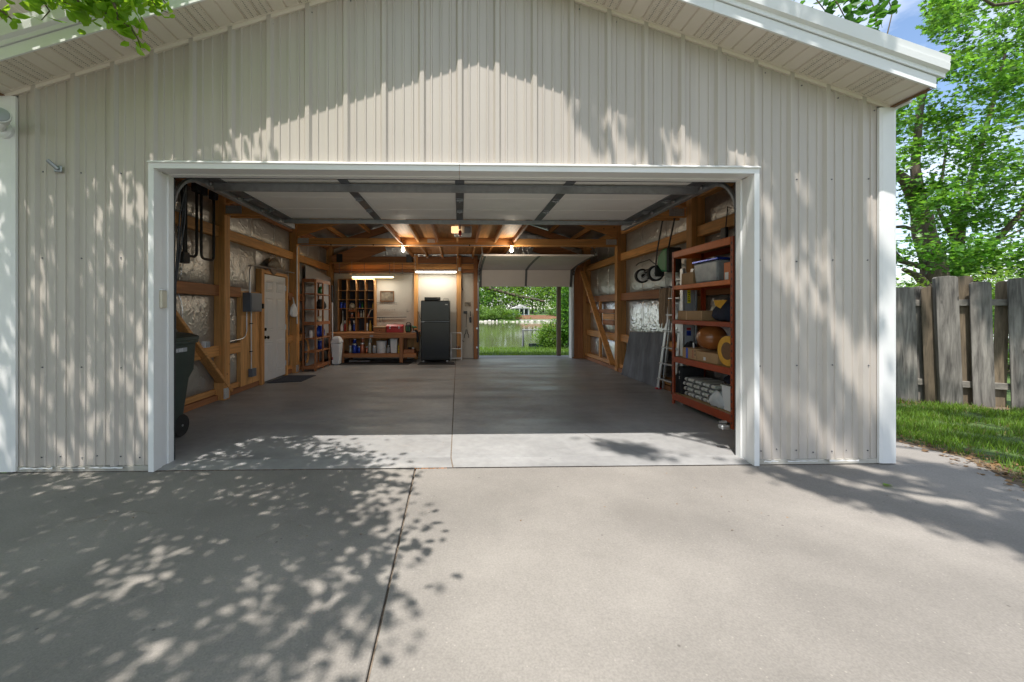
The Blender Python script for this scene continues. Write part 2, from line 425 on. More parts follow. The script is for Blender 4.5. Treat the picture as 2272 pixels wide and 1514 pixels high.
# ------------------------------------------------------------------ mesh helpers
class MB:
    def __init__(self):
        self.v, self.f = [], []

    def add(self, vs, fs):
        o = len(self.v)
        self.v += [tuple(p) for p in vs]
        self.f += [tuple(i + o for i in f) for f in fs]
        return self

    def box(self, x0, x1, y0, y1, z0, z1):
        return self.add([(x0, y0, z0), (x1, y0, z0), (x1, y1, z0), (x0, y1, z0), (x0, y0, z1), (x1, y0, z1), (x1, y1, z1), (x0, y1, z1)],
                        [(0, 3, 2, 1), (4, 5, 6, 7), (0, 1, 5, 4), (1, 2, 6, 5), (2, 3, 7, 6), (3, 0, 4, 7)])

    def bar(self, a, b, w, h, up=(0, 0, 1)):
        a, b = Vector(a), Vector(b)
        d = (b - a).normalized()
        u = Vector(up)
        s = d.cross(u)
        if s.length < 1e-4:
            s = d.cross(Vector((1, 0, 0)))
        s.normalize()
        u = s.cross(d).normalized()
        c = []
        for p in (a, b):
            for i, j in ((-1, -1), (1, -1), (1, 1), (-1, 1)):
                c.append(p + s * (i * w / 2) + u * (j * h / 2))
        return self.add(c, [(0, 1, 2, 3), (7, 6, 5, 4), (0, 4, 5, 1), (1, 5, 6, 2), (2, 6, 7, 3), (3, 7, 4, 0)])

    def tube(self, pts, r, n=8, cap=True):
        pts = [Vector(p) for p in pts]
        rs = r if isinstance(r, (list, tuple)) else [r] * len(pts)
        rings = []
        prev = None
        for i, p in enumerate(pts):
            d = (pts[min(i + 1, len(pts) - 1)] - pts[max(i - 1, 0)])
            d = d.normalized() if d.length > 1e-7 else Vector((0, 0, 1))
            if prev is None:
                s = d.cross(Vector((0, 0, 1)))
                if s.length < 0.05:
                    s = d.cross(Vector((1, 0, 0)))
            else:
                s = prev - d * prev.dot(d)
                if s.length < 1e-4:
                    s = d.cross(Vector((0, 1, 0.3)))
            s.normalize(); prev = s
            t = d.cross(s)
            rings.append([p + (s * math.cos(2 * math.pi * k / n) + t * math.sin(2 * math.pi * k / n)) * rs[i] for k in range(n)])
        vs = [q for ring in rings for q in ring]
        fs = []
        for i in range(len(rings) - 1):
            for k in range(n):
                k2 = (k + 1) % n
                fs.append((i * n + k, i * n + k2, (i + 1) * n + k2, (i + 1) * n + k))
        if cap:
            fs.append(tuple(range(n - 1, -1, -1)))
            fs.append(tuple((len(rings) - 1) * n + k for k in range(n)))
        return self.add(vs, fs)

    def lathe(self, prof, c=(0, 0, 0), n=14, axis='z', cap=True):
        vs, fs = [], []
        for r, h in prof:
            for k in range(n):
                a = 2 * math.pi * k / n
                p = (r * math.cos(a), r * math.sin(a), h)
                if axis == 'x':
                    p = (p[2], p[0], p[1])
                elif axis == 'y':
                    p = (p[1], p[2], p[0])
                vs.append((p[0] + c[0], p[1] + c[1], p[2] + c[2]))
        for i in range(len(prof) - 1):
            for k in range(n):
                k2 = (k + 1) % n
                fs.append((i * n + k, i * n + k2, (i + 1) * n + k2, (i + 1) * n + k))
        if cap:
            fs.append(tuple(range(n - 1, -1, -1)))
            fs.append(tuple((len(prof) - 1) * n + k for k in range(n)))
        return self.add(vs, fs)

    def loft(self, rings, cap=True):
        n = len(rings[0])
        vs = [p for r in rings for p in r]
        fs = []
        for i in range(len(rings) - 1):
            for k in range(n):
                k2 = (k + 1) % n
                fs.append((i * n + k, i * n + k2, (i + 1) * n + k2, (i + 1) * n + k))
        if cap:
            fs.append(tuple(range(n - 1, -1, -1)))
            fs.append(tuple((len(rings) - 1) * n + k for k in range(n)))
        return self.add(vs, fs)

    def prism(self, poly, axis, a, b):
        """poly: 2D outline in the plane normal to axis, extruded from a to b"""
        n = len(poly)
        def p3(q, t):
            return {'x': (t, q[0], q[1]), 'y': (q[0], t, q[1]), 'z': (q[0], q[1], t)}[axis]
        vs = [p3(q, a) for q in poly] + [p3(q, b) for q in poly]
        fs = [(k, (k + 1) % n, n + (k + 1) % n, n + k) for k in range(n)]
        fs += [tuple(range(n - 1, -1, -1)), tuple(range(n, 2 * n))]
        return self.add(vs, fs)

    def mesh(self, name, m, smooth=False, bevel=0.0, seg=1):
        me = bpy.data.meshes.new(name)
        me.from_pydata(self.v, [], self.f)
        bm = bmesh.new(); bm.from_mesh(me)
        bmesh.ops.recalc_face_normals(bm, faces=bm.faces)
        if bevel:
            es = [e for e in bm.edges if len(e.link_faces) == 2 and e.calc_face_angle(0) > 0.6]
            bmesh.ops.bevel(bm, geom=es, offset=bevel, segments=seg, affect='EDGES', profile=0.5, clamp_overlap=True)
        bm.to_mesh(me); bm.free()
        me.materials.append(MATS[m])
        if smooth:
            for p in me.polygons:
                p.use_smooth = True
            try:
                me.set_sharp_from_angle(angle=R(38))
            except Exception:
                pass
        return me

    def build(self, name, m, parent=None, smooth=False, bevel=0.0, seg=1):
        return link(name, self.mesh(name, m, smooth, bevel, seg), parent)


def link(name, me, parent=None, loc=None, rot=None, scale=None):
    o = bpy.data.objects.new(name, me)
    COL.objects.link(o)
    if parent is not None:
        o.parent = parent
        if loc is None:                      # mesh drawn in world space
            w = Vector((0, 0, 0)); p = parent
            while p is not None:
                w += p.location; p = p.parent
            o.location = -w
    if loc is not None:
        w = Vector(loc)
        p = parent
        while p is not None:
            w -= p.location; p = p.parent
        o.location = w
    if rot is not None:
        o.rotation_euler = rot
    if scale is not None:
        o.scale = scale
    return o


def tag(o, label=None, cat=None, group=None, kind=None):
    if label: o['label'] = label
    if cat: o['category'] = cat
    if group: o['group'] = group
    if kind: o['kind'] = kind
    return o


def thing(name, loc, label, cat, group=None):
    o = bpy.data.objects.new(name, None)
    COL.objects.link(o)
    o.location = loc
    o.empty_display_size = 0.1
    return tag(o, label, cat, group)


def BX(*a):
    return MB().box(*a)


def bx(name, m, parent, x0, x1, y0, y1, z0, z1, bevel=0.003):
    return BX(x0, x1, y0, y1, z0, z1).build(name, m, parent, bevel=bevel)


def text_mesh(body, size, m, depth=0.0006):
    cu = bpy.data.curves.new('lettering', 'FONT')
    cu.body = body; cu.size = size; cu.extrude = depth; cu.align_x = 'CENTER'; cu.align_y = 'CENTER'
    cu.resolution_u = 2
    ob = bpy.data.objects.new('lettering', cu)
    COL.objects.link(ob)
    bpy.context.view_layer.update()
    me = bpy.data.meshes.new_from_object(ob.evaluated_get(bpy.context.evaluated_depsgraph_get()))
    bpy.data.objects.remove(ob); bpy.data.curves.remove(cu)
    me.materials.clear(); me.materials.append(MATS[m])
    return me


def scatter(name, tv, tf, pos, rot, scl, m, parent=None):
    """one mesh holding a copy of the template (same face size) at every position"""
    tv = np.asarray(tv, float); tf = np.asarray(tf, int)
    N, k, nf, fs = len(pos), len(tv), len(tf), len(tf[0])
    V = np.einsum('nij,kj->nki', rot, tv) * np.asarray(scl)[:, None, None] + np.asarray(pos)[:, None, :]
    me = bpy.data.meshes.new(name)
    me.vertices.add(N * k); me.vertices.foreach_set('co', V.reshape(-1))
    idx = (tf[None] + (np.arange(N) * k)[:, None, None]).reshape(-1)
    me.loops.add(len(idx)); me.loops.foreach_set('vertex_index', idx.astype(np.int32))
    me.polygons.add(N * nf)
    me.polygons.foreach_set('loop_start', (np.arange(N * nf) * fs).astype(np.int32))
    me.polygons.foreach_set('loop_total', np.full(N * nf, fs, np.int32))
    me.update(calc_edges=True)
    me.materials.append(MATS[m])
    return link(name, me, parent)


def rand_rot(n, tilt=0.9, rng=RNG):
    """random yaw, then tilt away from flat"""
    a = rng.uniform(0, 2 * np.pi, n); b = rng.normal(0, tilt, n); c = rng.uniform(0, 2 * np.pi, n)
    def rz(t):
        z = np.zeros_like(t); o = np.ones_like(t)
        return np.stack([np.stack([np.cos(t), -np.sin(t), z], -1), np.stack([np.sin(t), np.cos(t), z], -1), np.stack([z, z, o], -1)], 1)
    def rx(t):
        z = np.zeros_like(t); o = np.ones_like(t)
        return np.stack([np.stack([o, z, z], -1), np.stack([z, np.cos(t), -np.sin(t)], -1), np.stack([z, np.sin(t), np.cos(t)], -1)], 1)
    return rz(a) @ rx(b) @ rz(c)


# leaf outlines (unit length along y), folded a little along the midrib
LEAF_OVAL_V = [(0, 0, 0), (-.30, .28, .06), (-.27, .62, .05), (0, 1, -.04), (.27, .62, .05), (.30, .28, .06), (0, .45, 0)]
LEAF_OVAL_F = [(0, 6, 2, 1), (6, 3, 3, 2)]
LEAF_OVAL_F = [(0, 6, 1), (1, 6, 2), (2, 6, 3), (3, 6, 4), (4, 6, 5), (5, 6, 0)]
LEAF_MAPLE_V = [(0, 0, 0), (-.5, .22, .03), (-.24, .42, .02), (-.42, .78, .0), (-.12, .66, .02), (0, 1, -.05), (.12, .66, .02), (.42, .78, .0), (.24, .42, .02), (.5, .22, .03), (0, .36, -.03)]
LEAF_MAPLE_F = [(0, 10, 1), (1, 10, 2), (2, 10, 3), (3, 10, 4), (4, 10, 5), (5, 10, 6), (6, 10, 7), (7, 10, 8), (8, 10, 9), (9, 10, 0)]
LEAF_SMALL_V = [(0, 0, 0), (-.28, .45, .05), (0, 1, 0), (.28, .45, .05)]
LEAF_SMALL_F = [(0, 3, 2, 1)]
# ================================================================== the setting: ground, lake, paving
def ground():
    ys = [-90, -20, 0, 8, 13.9, 14.6, 16.5, 20, 23, 97, 100.5, 103, 106, 118, 160, 420]
    zs = [-.06, -.06, -.06, -.06, -.06, -.12, -.75, -1.42, -2.2, -2.2, -1.35, -1.1, -.35, 0.1, 1.0, 3.0]
    xs = [-300, -60, -20, -8, -4, 0, 4, 8, 20, 60, 300]
    v = [(x, y, z) for y, z in zip(ys, zs) for x in xs]
    n = len(xs)
    f = [(j * n + i, j * n + i + 1, (j + 1) * n + i + 1, (j + 1) * n + i) for j in range(len(ys) - 1) for i in range(n - 1)]
    MB().add(v, f).build('ground', 'turf')['kind'] = 'structure'
    BX(-260, 260, 19, 101, -1.9, -1.5).build('lake', 'water')['kind'] = 'structure'


ground()


def plane_poly(name, m, poly, z0, z1, kind='structure', parent=None, bevel=0.0):
    o = MB().prism(poly, 'z', z0, z1).build(name, m, parent, bevel=bevel)
    if kind and parent is None:
        o['kind'] = kind
    return o


# driveway: poured slabs with open joints, dirt in the joints
drive = plane_poly('driveway', 'crack', [(-14, -16), (3.4, -16), (3.6, 1.0), (3.97, 2.7), (4.3, 3.35), (4.2, 3.8), (3.9, 4.4), (3.55, 4.6), (3.55, 3.31), (-14, 3.31)], -0.055, -0.030)
plane_poly('slab', 'concrete', [(-8, -5.0), (-.195, -5.0), (-.341, 2.2), (-.366, 3.288), (-8, 3.288)], -0.03, -0.012, parent=drive, bevel=0.004)
plane_poly('slab', 'concrete', [(-.185, -5.0), (3.5, -5.0), (3.63, 1.0), (3.99, 2.7), (4.32, 3.29), (-.352, 3.288), (-.33, 2.2)], -0.03, -0.010, parent=drive, bevel=0.004)
plane_poly('slab', 'concrete', [(3.62, 3.30), (4.335, 3.30), (4.38, 3.42), (4.27, 3.85), (3.95, 4.4), (3.62, 4.6)], -0.03, -0.014, parent=drive, bevel=0.004)
plane_poly('slab', 'concrete', [(-8, -14), (-.05, -14), (-.19, -5.02), (-8, -5.02)], -0.03, -0.012, parent=drive, bevel=0.004)
plane_poly('slab', 'concrete', [(-.035, -14), (3.4, -14), (3.5, -5.02), (-.18, -5.02)], -0.03, -0.011, parent=drive, bevel=0.004)
m = MB()
for i in range(26):
    t = i / 25
    m.lathe([(random.uniform(.004, .011), 0), (.003, .006)], (-.352 + t * .24 + random.uniform(-.01, .01), 3.288 + random.uniform(-.008, .006), -.012), 6)
o = m.build('joint_dirt', 'rust_dirt', drive); o['kind'] = 'stuff'


def crack(pts, z, w=.0055):
    m = MB()
    out = []
    for (a, b) in zip(pts[:-1], pts[1:]):
        n = max(2, int((Vector(b) - Vector(a)).length / .05))
        for i in range(n):
            t = i / n
            out.append((a[0] + (b[0] - a[0]) * t + random.uniform(-.016, .016), a[1] + (b[1] - a[1]) * t + random.uniform(-.016, .016)))
    out.append(pts[-1])
    L, Rr = [], []
    for i, p in enumerate(out):
        q = out[min(i + 1, len(out) - 1)]; r = out[max(i - 1, 0)]
        d = Vector((q[0] - r[0], q[1] - r[1])).normalized()
        ww = w * random.uniform(.4, 1.1)
        L.append((p[0] - d.y * ww / 2, p[1] + d.x * ww / 2, z)); Rr.append((p[0] + d.y * ww / 2, p[1] - d.x * ww / 2, z))
    n = len(L)
    m.add(L + Rr, [(i, i + 1, n + i + 1, n + i) for i in range(n - 1)])
    return m


for pts in ([(-2.35, 2.5), (-2.1, 2.62), (-1.9, 2.6)], [(-2.9, 2.9), (-2.7, 2.98)], [(-1.15, 2.3), (-1.02, 2.5)], [(-1.45, 2.85), (-1.38, 2.95), (-1.2, 2.98)]):
    crack(pts, -.0085, .004).build('crack', 'crack', drive)

# garage floor: two pours with a joint
floor = BX(-3.58, 3.58, 3.30, 10.95, -0.10, -0.006).build('garage_floor', 'crack')
floor['kind'] = 'structure'
plane_poly('slab', 'slab', [(-3.56, 3.50), (-.080, 3.50), (-.112, 10.8), (-3.56, 10.8)], -0.006, 0.0, parent=floor)
plane_poly('slab', 'slab', [(-.070, 3.50), (3.56, 3.50), (3.56, 10.8), (-.100, 10.8)], -0.006, 0.001, parent=floor)
MB().add([(-2.44, 3.292, -.006), (-.062, 3.292, -.006), (-.08, 3.499, 0), (-2.44, 3.499, 0)], [(0, 1, 2, 3)]).build('threshold', 'slab', floor)
MB().add([(-.05, 3.292, -.005), (2.44, 3.292, -.005), (2.44, 3.499, .001), (-.07, 3.499, .001)], [(0, 1, 2, 3)]).build('threshold', 'slab', floor)
crack([(1.62, 3.52), (1.5, 3.75), (1.3, 3.95), (1.25, 4.15)], .0035, .003).build('crack', 'crack', floor)
patio = BX(-.4, 6.0, 10.96, 11.65, -.10, -.02).build('patio', 'patio', bevel=.004)
patio['kind'] = 'structure'

# ================================================================== the garage
garage = thing('garage', (0, 3.3, 0), 'tan ribbed steel pole garage with white trim and its wide door open', 'garage')
SL = 0.322
ZR = 4.12


def gz(x):
    return ZR - SL * abs(x)


OX, OZ = 2.415, 2.39
FY = 3.30

# front wall core behind the siding
m = MB()
m.prism([(-3.58, .02), (-OX - .03, .02), (-OX - .03, gz(OX + .03) - .02), (-3.58, gz(3.58) - .02)], 'y', 3.33, 3.46)
m.prism([(3.58, .02), (OX + .03, .02), (OX + .03, gz(OX + .03) - .02), (3.58, gz(3.58) - .02)], 'y', 3.33, 3.46)
m.prism([(-OX - .029, OZ + .03), (OX + .029, OZ + .03), (OX + .029, gz(OX + .029) - .02), (0, ZR - .02), (-OX - .029, gz(OX + .029) - .02)], 'y', 3.33, 3.46)
fwall = m.build('wall', 'plywood', garage)
# steel siding, one ribbed sheet for each metre of wall
PITCH = 0.305


def rib_points():
    pts = []
    for k in range(-13, 14):
        c = k * PITCH
        pts += [(c - .032, 0), (c - .016, .025), (c + .016, .025), (c + .032, 0)]
        for q in (1, 2, 3):
            d = c + q * PITCH / 4
            pts += [(d - .011, 0), (d - .006, .0085), (d + .006, .0085), (d + .011, 0)]
    return pts


RIBS = rib_points()


def rib_h(x):
    for (a, ha), (b, hb) in zip(RIBS[:-1], RIBS[1:]):
        if a <= x <= b:
            return ha + (hb - ha) * (x - a) / max(b - a, 1e-9)
    return 0


XL, XR = -3.49, 3.48
k0 = -4
for k in range(-4, 4):
    e0, e1 = k * 3 * PITCH + .034, (k + 1) * 3 * PITCH + .034
    a, b = max(e0, XL), min(e1, XR)
    if b <= a:
        continue
    xs = sorted(set([a, b] + [p[0] for p in RIBS if a < p[0] < b] + [q for q in (-OX - .03, OX + .03, 0.0) if a < q < b]))
    m = MB()
    for x0, x1 in zip(xs[:-1], xs[1:]):
        if x1 - x0 < 1e-5:
            continue
        mid = (x0 + x1) / 2
        zb = .035 if abs(mid) > OX + .03 else OZ + .055
        y0, y1 = FY - rib_h(x0 + 1e-6), FY - rib_h(x1 - 1e-6)
        m.add([(x0, y0, zb), (x1, y1, zb), (x1, y1, gz(x1) - .004), (x0, y0, gz(x0) - .004)], [(0, 1, 2, 3)])
    bm_me = m.mesh('siding_panel', 'siding')
    bm = bmesh.new(); bm.from_mesh(bm_me)
    bmesh.ops.remove_doubles(bm, verts=bm.verts, dist=1e-5)
    bmesh.ops.recalc_face_normals(bm, faces=bm.faces)
    bm.to_mesh(bm_me); bm.free()
    o = link('siding_panel', bm_me, fwall)
    o.location.y += random.uniform(-.001, .001)
scr = MB().lathe([(.006, 0), (.006, .004), (.0035, .0065)], (0, 0, 0), 6, 'y').mesh('screw', 'dark_steel')
for z in (.10, .81, 1.68, 2.36):
    for k in range(-12, 13):
        x = k * PITCH + .05 + random.uniform(-.006, .006)
        if abs(x) < OX + .06 or abs(x) > 3.45:
            continue
        if z == 2.36 and abs(x) < 2.6:
            continue
        link('screw', scr, fwall, loc=(x, FY - .0005, z + random.uniform(-.008, .008)), rot=(math.pi, 0, 0))
        if z < .2:
            link('screw', scr, fwall, loc=(x + .13 + random.uniform(-.02, .02), FY - .0005, z + random.uniform(-.02, .02)), rot=(math.pi, 0, 0))
for x in [i * .31 for i in range(-11, 12)]:
    link('screw', scr, fwall, loc=(x + .05, FY - .0005, gz(x + .05) - .07), rot=(math.pi, 0, 0))
# base flashing
bx('base_flashing', 'stone_pale', garage, -3.5, -OX - .045, FY - .010, FY + .03, -.010, .033)
bx('base_flashing', 'stone_pale', garage, OX + .045, 3.5, FY - .008, FY + .03, -.008, .033)
for a, b in ((-3.45, -3.2), (-3.14, -2.95), (-2.92, -2.66), (2.50, 2.62), (2.7, 2.95), (3.05, 3.3)):
    n = 9
    up = [(a + (b - a) * i / n, .030 + random.uniform(-.004, .006)) for i in range(n + 1)]
    dn = [(a + (b - a) * i / n, .022 - random.uniform(-.003, .004)) for i in range(n, -1, -1)]
    MB().prism(up + dn, 'y', FY - .031, FY - .029).build('peeling_paint', 'white_trim', garage)
# corner trims with a raised middle
for s in (-1, 1):
    m = MB()
    pr = [(3.478, FY - .004), (3.478, FY - .024), (3.505, FY - .030), (3.60, FY - .030), (3.618, FY - .026), (3.618, FY + .14), (3.60, FY + .14), (3.60, FY - .004)]
    m.prism([(s * p[0] - (0.01 if s < 0 else 0), p[1]) for p in pr], 'z', .0, gz(3.6) - .012)
    m.build('corner_trim', 'white_trim', garage)
# jamb and head trim of the big opening
for s in (-1, 1):
    pr = [(OX, FY - .036), (OX + .042, FY - .036), (OX + .042, FY - .001), (OX + .03, FY + .0), (OX + .03, 3.49), (OX, 3.49), (OX, 3.43), (OX + .010, 3.425), (OX + .010, 3.36), (OX, 3.355)]
    m = MB(); m.prism([(s * p[0], p[1]) for p in pr], 'z', -.008, OZ - .0005)
    m.build('jamb_trim', 'white_trim', garage)
m = MB()
pr = [(FY - .036, OZ), (FY - .036, OZ + .045), (FY - .052, OZ + .043), (FY - .052, OZ + .05), (FY - .022, OZ + .068), (FY + .001, OZ + .068), (FY + .001, OZ + .03), (3.49, OZ + .03), (3.49, OZ), (3.43, OZ), (3.425, OZ + .008), (3.36, OZ + .008), (3.355, OZ)]
for a, b in ((-OX - .042, -.004), (-.001, OX + .042)):
    m = MB(); m.prism(pr, 'x', a, b)
    m.build('head_trim', 'white_trim', garage)
for s in (-1, 1):
    bx('weather_strip', 'rubber', garage, *sorted((s * (OX - .004), s * (OX + .012))), 3.491, 3.503, 0.0, OZ)
bx('weather_strip', 'rubber', garage, -OX, OX, 3.491, 3.503, OZ - .003, OZ + .02)

# soffit panels under the rake, plain and vented in turn
PW = 3.6 / 34
for s in (-1, 1):
    bar = MB()
    sof = {}
    for vm in ('soffit', 'soffit_vent'):
        x0, x1 = .003, PW - .003
        mm = MB()
        g = .014
        # plate with turned-up edges, sloping with the roof
        ring = lambda y: [(0, y, .012), (x0, y, .012 - SL * 0), (x0 + .006, y, 0 - SL * .006), (x1 - .006, y, 0 - SL * (x1 - .006)), (x1, y, .012 - SL * x1), (PW, y, .012 - SL * PW), (PW, y, .02 - SL * PW), (0, y, .02)]
        mm.loft([[(s * p[0], p[1], p[2]) for p in ring(y)] for y in (3.0, 3.292)])
        sof[vm] = mm.mesh('soffit_panel', vm)
    n = 34
    for i in range(n):
        vm = 'soffit_vent' if (i % 4) in (2, 3) else 'soffit'
        x = i * PW
        link('soffit_panel', sof[vm], garage, loc=(s * x, 0, gz(x) + .0))
# wall channel under the soffit
for s in (-1, 1):
    m = MB()
    sec = [(3.262, -.002), (3.262, .014), (3.298, .014), (3.298, -.03), (3.278, -.03), (3.278, -.002)]
    m.loft([[(s * .001, y, gz(.001) + z) for y, z in sec], [(s * 3.6, y, gz(3.6) + z) for y, z in sec]])
    m.build('soffit_channel', 'soffit', garage)
# rake fascia: lower board and upper rake trim
for s in (-1, 1):
    secs = {'fascia': [(2.998, -.004), (2.985, -.004), (2.985, .083), (2.998, .083), (3.08, .083), (3.08, .03), (2.998, .03)],
            'rake_trim': [(2.984, .086), (2.972, .086), (2.972, .118), (2.945, .128), (2.938, .176), (2.944, .178), (2.936, .228), (3.05, .236), (3.05, .11), (2.984, .11)]}
    for nm, sec in secs.items():
        xe = 3.615 if nm == 'fascia' else 3.67
        segs = [(.0, 1.9), (1.9, xe)]
        for a, b in segs:
            m = MB()
            m.loft([[(s * (a + .0008), y, gz(a + .0008) + z) for y, z in sec], [(s * (b - .0008), y, gz(b - .0008) + z) for y, z in sec]])
            m.build(nm, 'rake_trim', garage)
# eave boards along the sides
for s in (-1, 1):
    bx('eave_board', 'rake_trim', garage, *sorted((s * 3.602, s * 3.63)), 3.16, 11.1, gz(3.62) - .02, gz(3.62) + .10)
    BX(*sorted((s * 3.57, s * 3.60)), 3.0, 3.29, gz(3.60) - .012, gz(3.60) - .003).build('soffit_channel', 'frame_brown', garage)
# roof: deck and ribbed metal
for s in (-1, 1):
    sec = [(3.08, .10), (3.08, .20), (11.1, .20), (11.1, .10)]
    m = MB()
    m.loft([[(s * .0, y, gz(0) + z) for y, z in sec], [(s * 3.68, y, gz(3.68) + z) for y, z in sec]])
    m.build('roof', 'roof_metal', garage)
# side and back walls
for s in (-1, 1):
    BX(*sorted((s * 3.47, s * 3.585)), 3.465, 10.94, -.05, gz(3.58) + .05).build('wall', 'siding', garage)
bw = MB()
BD0, BD1, BDZ = .50, 2.98, 2.14
bw.prism([(-3.46, 0), (BD0, 0), (BD0, gz(BD0) + .05), (0, ZR + .05), (-3.46, gz(3.46) + .05)], 'y', 10.80, 10.93)
bw.prism([(BD1, 0), (3.46, 0), (3.46, gz(3.46) + .05), (BD1, gz(BD1) + .05)], 'y', 10.80, 10.93)
bw.prism([(BD0, BDZ), (BD1, BDZ), (BD1, gz(BD1) + .05), (BD0, gz(BD0) + .05)], 'y', 10.80, 10.93)
bw.build('wall', 'siding', garage)

# ------------------------------------------------------------------ inside framing
def post(x0, x1, y0, y1, z0, z1, m='wood_z'):
    return bx('post', m, garage, x0, x1, y0, y1, z0, z1, .006)


LP = [(5.80, 5.94), (8.33, 8.47), (10.62, 10.76)]
for a, b in LP:
    post(-3.465, -3.31, a, b, 0, gz(3.4) + .02)
    post(3.27, 3.465, a - .16 if a < 7 else a + .02, b - .16 if a < 7 else b + .02, 0, gz(3.4) + .02)
post(-3.465, -3.36, 3.48, 3.60, 0, 2.95)
post(3.33, 3.465, 3.48, 3.60, 0, 2.95)
ys_l = [3.60, 5.80, 5.94, 8.33, 8.47, 10.62]
ys_r = [3.60, 5.64, 5.78, 8.35, 8.49, 10.64]
for z, h in ((.70, .15), (1.55, .15), (2.38, .15), (2.93, .15)):
    for i in range(0, 6, 2):
        a, b = ys_l[i] + .002, ys_l[i + 1] - .002
        spans = [(a, b)]
        if i == 2 and z < 1.0:
            spans = [(a, 6.37), (8.02, b)]
        if i == 2 and 1.0 < z < 2:
            spans = [(a, 6.37), (8.02, b)]
        for p, q in spans:
            bx('girt', 'wood_y' if (z != 1.55 and z != 2.93) else 'wood_dark_y', garage, -3.46, -3.385, p, q, z - h / 2, z + h / 2, .004)
        a, b = ys_r[i] + .002, ys_r[i + 1] - .002
        bx('girt', 'wood_y' if z not in (1.55,) else 'wood_dark_y', garage, 3.345, 3.46, a, b, z - h / 2, z + h / 2, .004)
for i in range(0, 6, 2):
    for zz, xx, mm in ((.0, 0, 'wood_dark_y'), (.085, .025, 'wood_y')):
        a, b = ys_l[i] + .002, ys_l[i + 1] - .002
        for p, q in ([(a, b)] if i != 2 else [(a, 7.08), (8.0, b)]):
            bx('sill', mm, garage, -3.46, -3.40 - xx, p, q, zz + .002, zz + .08, .004)
        a, b = ys_r[i] + .002, ys_r[i + 1] - .002
        bx('sill', mm, garage, 3.29 + xx, 3.46, a, b, zz + .002, zz + .08, .004)
# braces
MB().bar((-3.36, 4.60, 1.45), (-3.36, 5.98, .10), .045, .13, up=(1, 0, 0)).build('brace', 'wood_y', garage, bevel=.004)
MB().bar((3.235, 10.62, 2.30), (3.235, 8.50, .12), .045, .12, up=(1, 0, 0)).build('brace', 'wood_y', garage, bevel=.004)
bx('stud', 'wood_z', garage, 3.33, 3.385, 9.55, 9.64, .15, 1.5)
bx('plank', 'wood_dark_y', garage, 3.30, 3.343, 8.62, 9.30, .95, 1.06)
bx('plank', 'wood_y', garage, 3.30, 3.343, 8.60, 9.30, 1.07, 1.20)
bx('plank', 'wood_dark_y', garage, 3.30, 3.343, 8.62, 10.2, 1.21, 1.30)
bx('post_bracket', 'plate', garage, -3.325, -3.305, 5.795, 5.90, .02, .17)
bx('post_bracket', 'plate', garage, -3.325, -3.305, 8.325, 8.43, .02, .16)


# foil faced insulation, one quilted panel for each bay
def foil(axis, c, u0, u1, v0, v1, sgn, puff=.05, seed=0, nu=26, nv=18, m='foil'):
    rs = np.random.default_rng(seed)
    dirs = [(rs.uniform(2, 9), rs.uniform(2, 9), rs.uniform(0, 6), rs.uniform(.2, 1)) for _ in range(9)]
    v, f = [], []
    for j in range(nv + 1):
        for i in range(nu + 1):
            s, t = i / nu, j / nv
            u = u0 + (u1 - u0) * s; w = v0 + (v1 - v0) * t
            h = puff * (1 - abs(2 * s - 1) ** 5) * (1 - abs(2 * t - 1) ** 4)
            cr = sum(a * (1 - abs(math.sin(kx * u + kz * w + ph))) ** 3 for kx, kz, ph, a in dirs) / 6
            h += .016 * cr * min(1, 12 * s * (1 - s)) + rs.uniform(-.0015, .0015)
            p = c + sgn * h
            v.append((p, u, w) if axis == 'x' else (u, p, w))
    n = nu + 1
    f = [(j * n + i, j * n + i + 1, (j + 1) * n + i + 1, (j + 1) * n + i) for j in range(nv) for i in range(nu)]
    o = MB().add(v, f).build('insulation_panel', m, garage, smooth=True)
    if axis == 'x' and u1 - u0 > 1.2:
        for k in (1, 2):
            uu = u0 + (u1 - u0) * k / 3
            pts = [(c + sgn * (puff * .99 * (1 - abs(2 * q - 1) ** 4) + .016), uu + .006 * math.sin(9 * q + seed), v0 + (v1 - v0) * q) for q in np.linspace(0, 1, 8)]
            MB().tube(pts, .005, 4).build('seam', 'foil', o)
    return o


zb = [(.16, .63), (.77, 1.48), (1.62, 2.31), (2.45, 2.86)]
sd = 0
for i in range(0, 6, 2):
    for z0, z1 in zb:
        sd += 1
        a, b = ys_l[i], ys_l[i + 1]
        if i == 2:
            if z1 < 1.6:
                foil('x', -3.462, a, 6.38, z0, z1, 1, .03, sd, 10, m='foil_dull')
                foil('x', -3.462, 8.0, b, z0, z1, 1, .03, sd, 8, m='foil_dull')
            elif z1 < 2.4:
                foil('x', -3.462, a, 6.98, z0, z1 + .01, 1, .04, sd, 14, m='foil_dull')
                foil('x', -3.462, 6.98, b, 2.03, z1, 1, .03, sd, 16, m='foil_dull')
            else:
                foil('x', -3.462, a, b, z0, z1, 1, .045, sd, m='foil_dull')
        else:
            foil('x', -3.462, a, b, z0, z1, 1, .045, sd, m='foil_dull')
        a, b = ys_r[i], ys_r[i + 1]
        foil('x', 3.462, a, b, z0, z1, -1, .045, sd + 50, m='foil_dull' if z0 > 1.6 else 'foil')
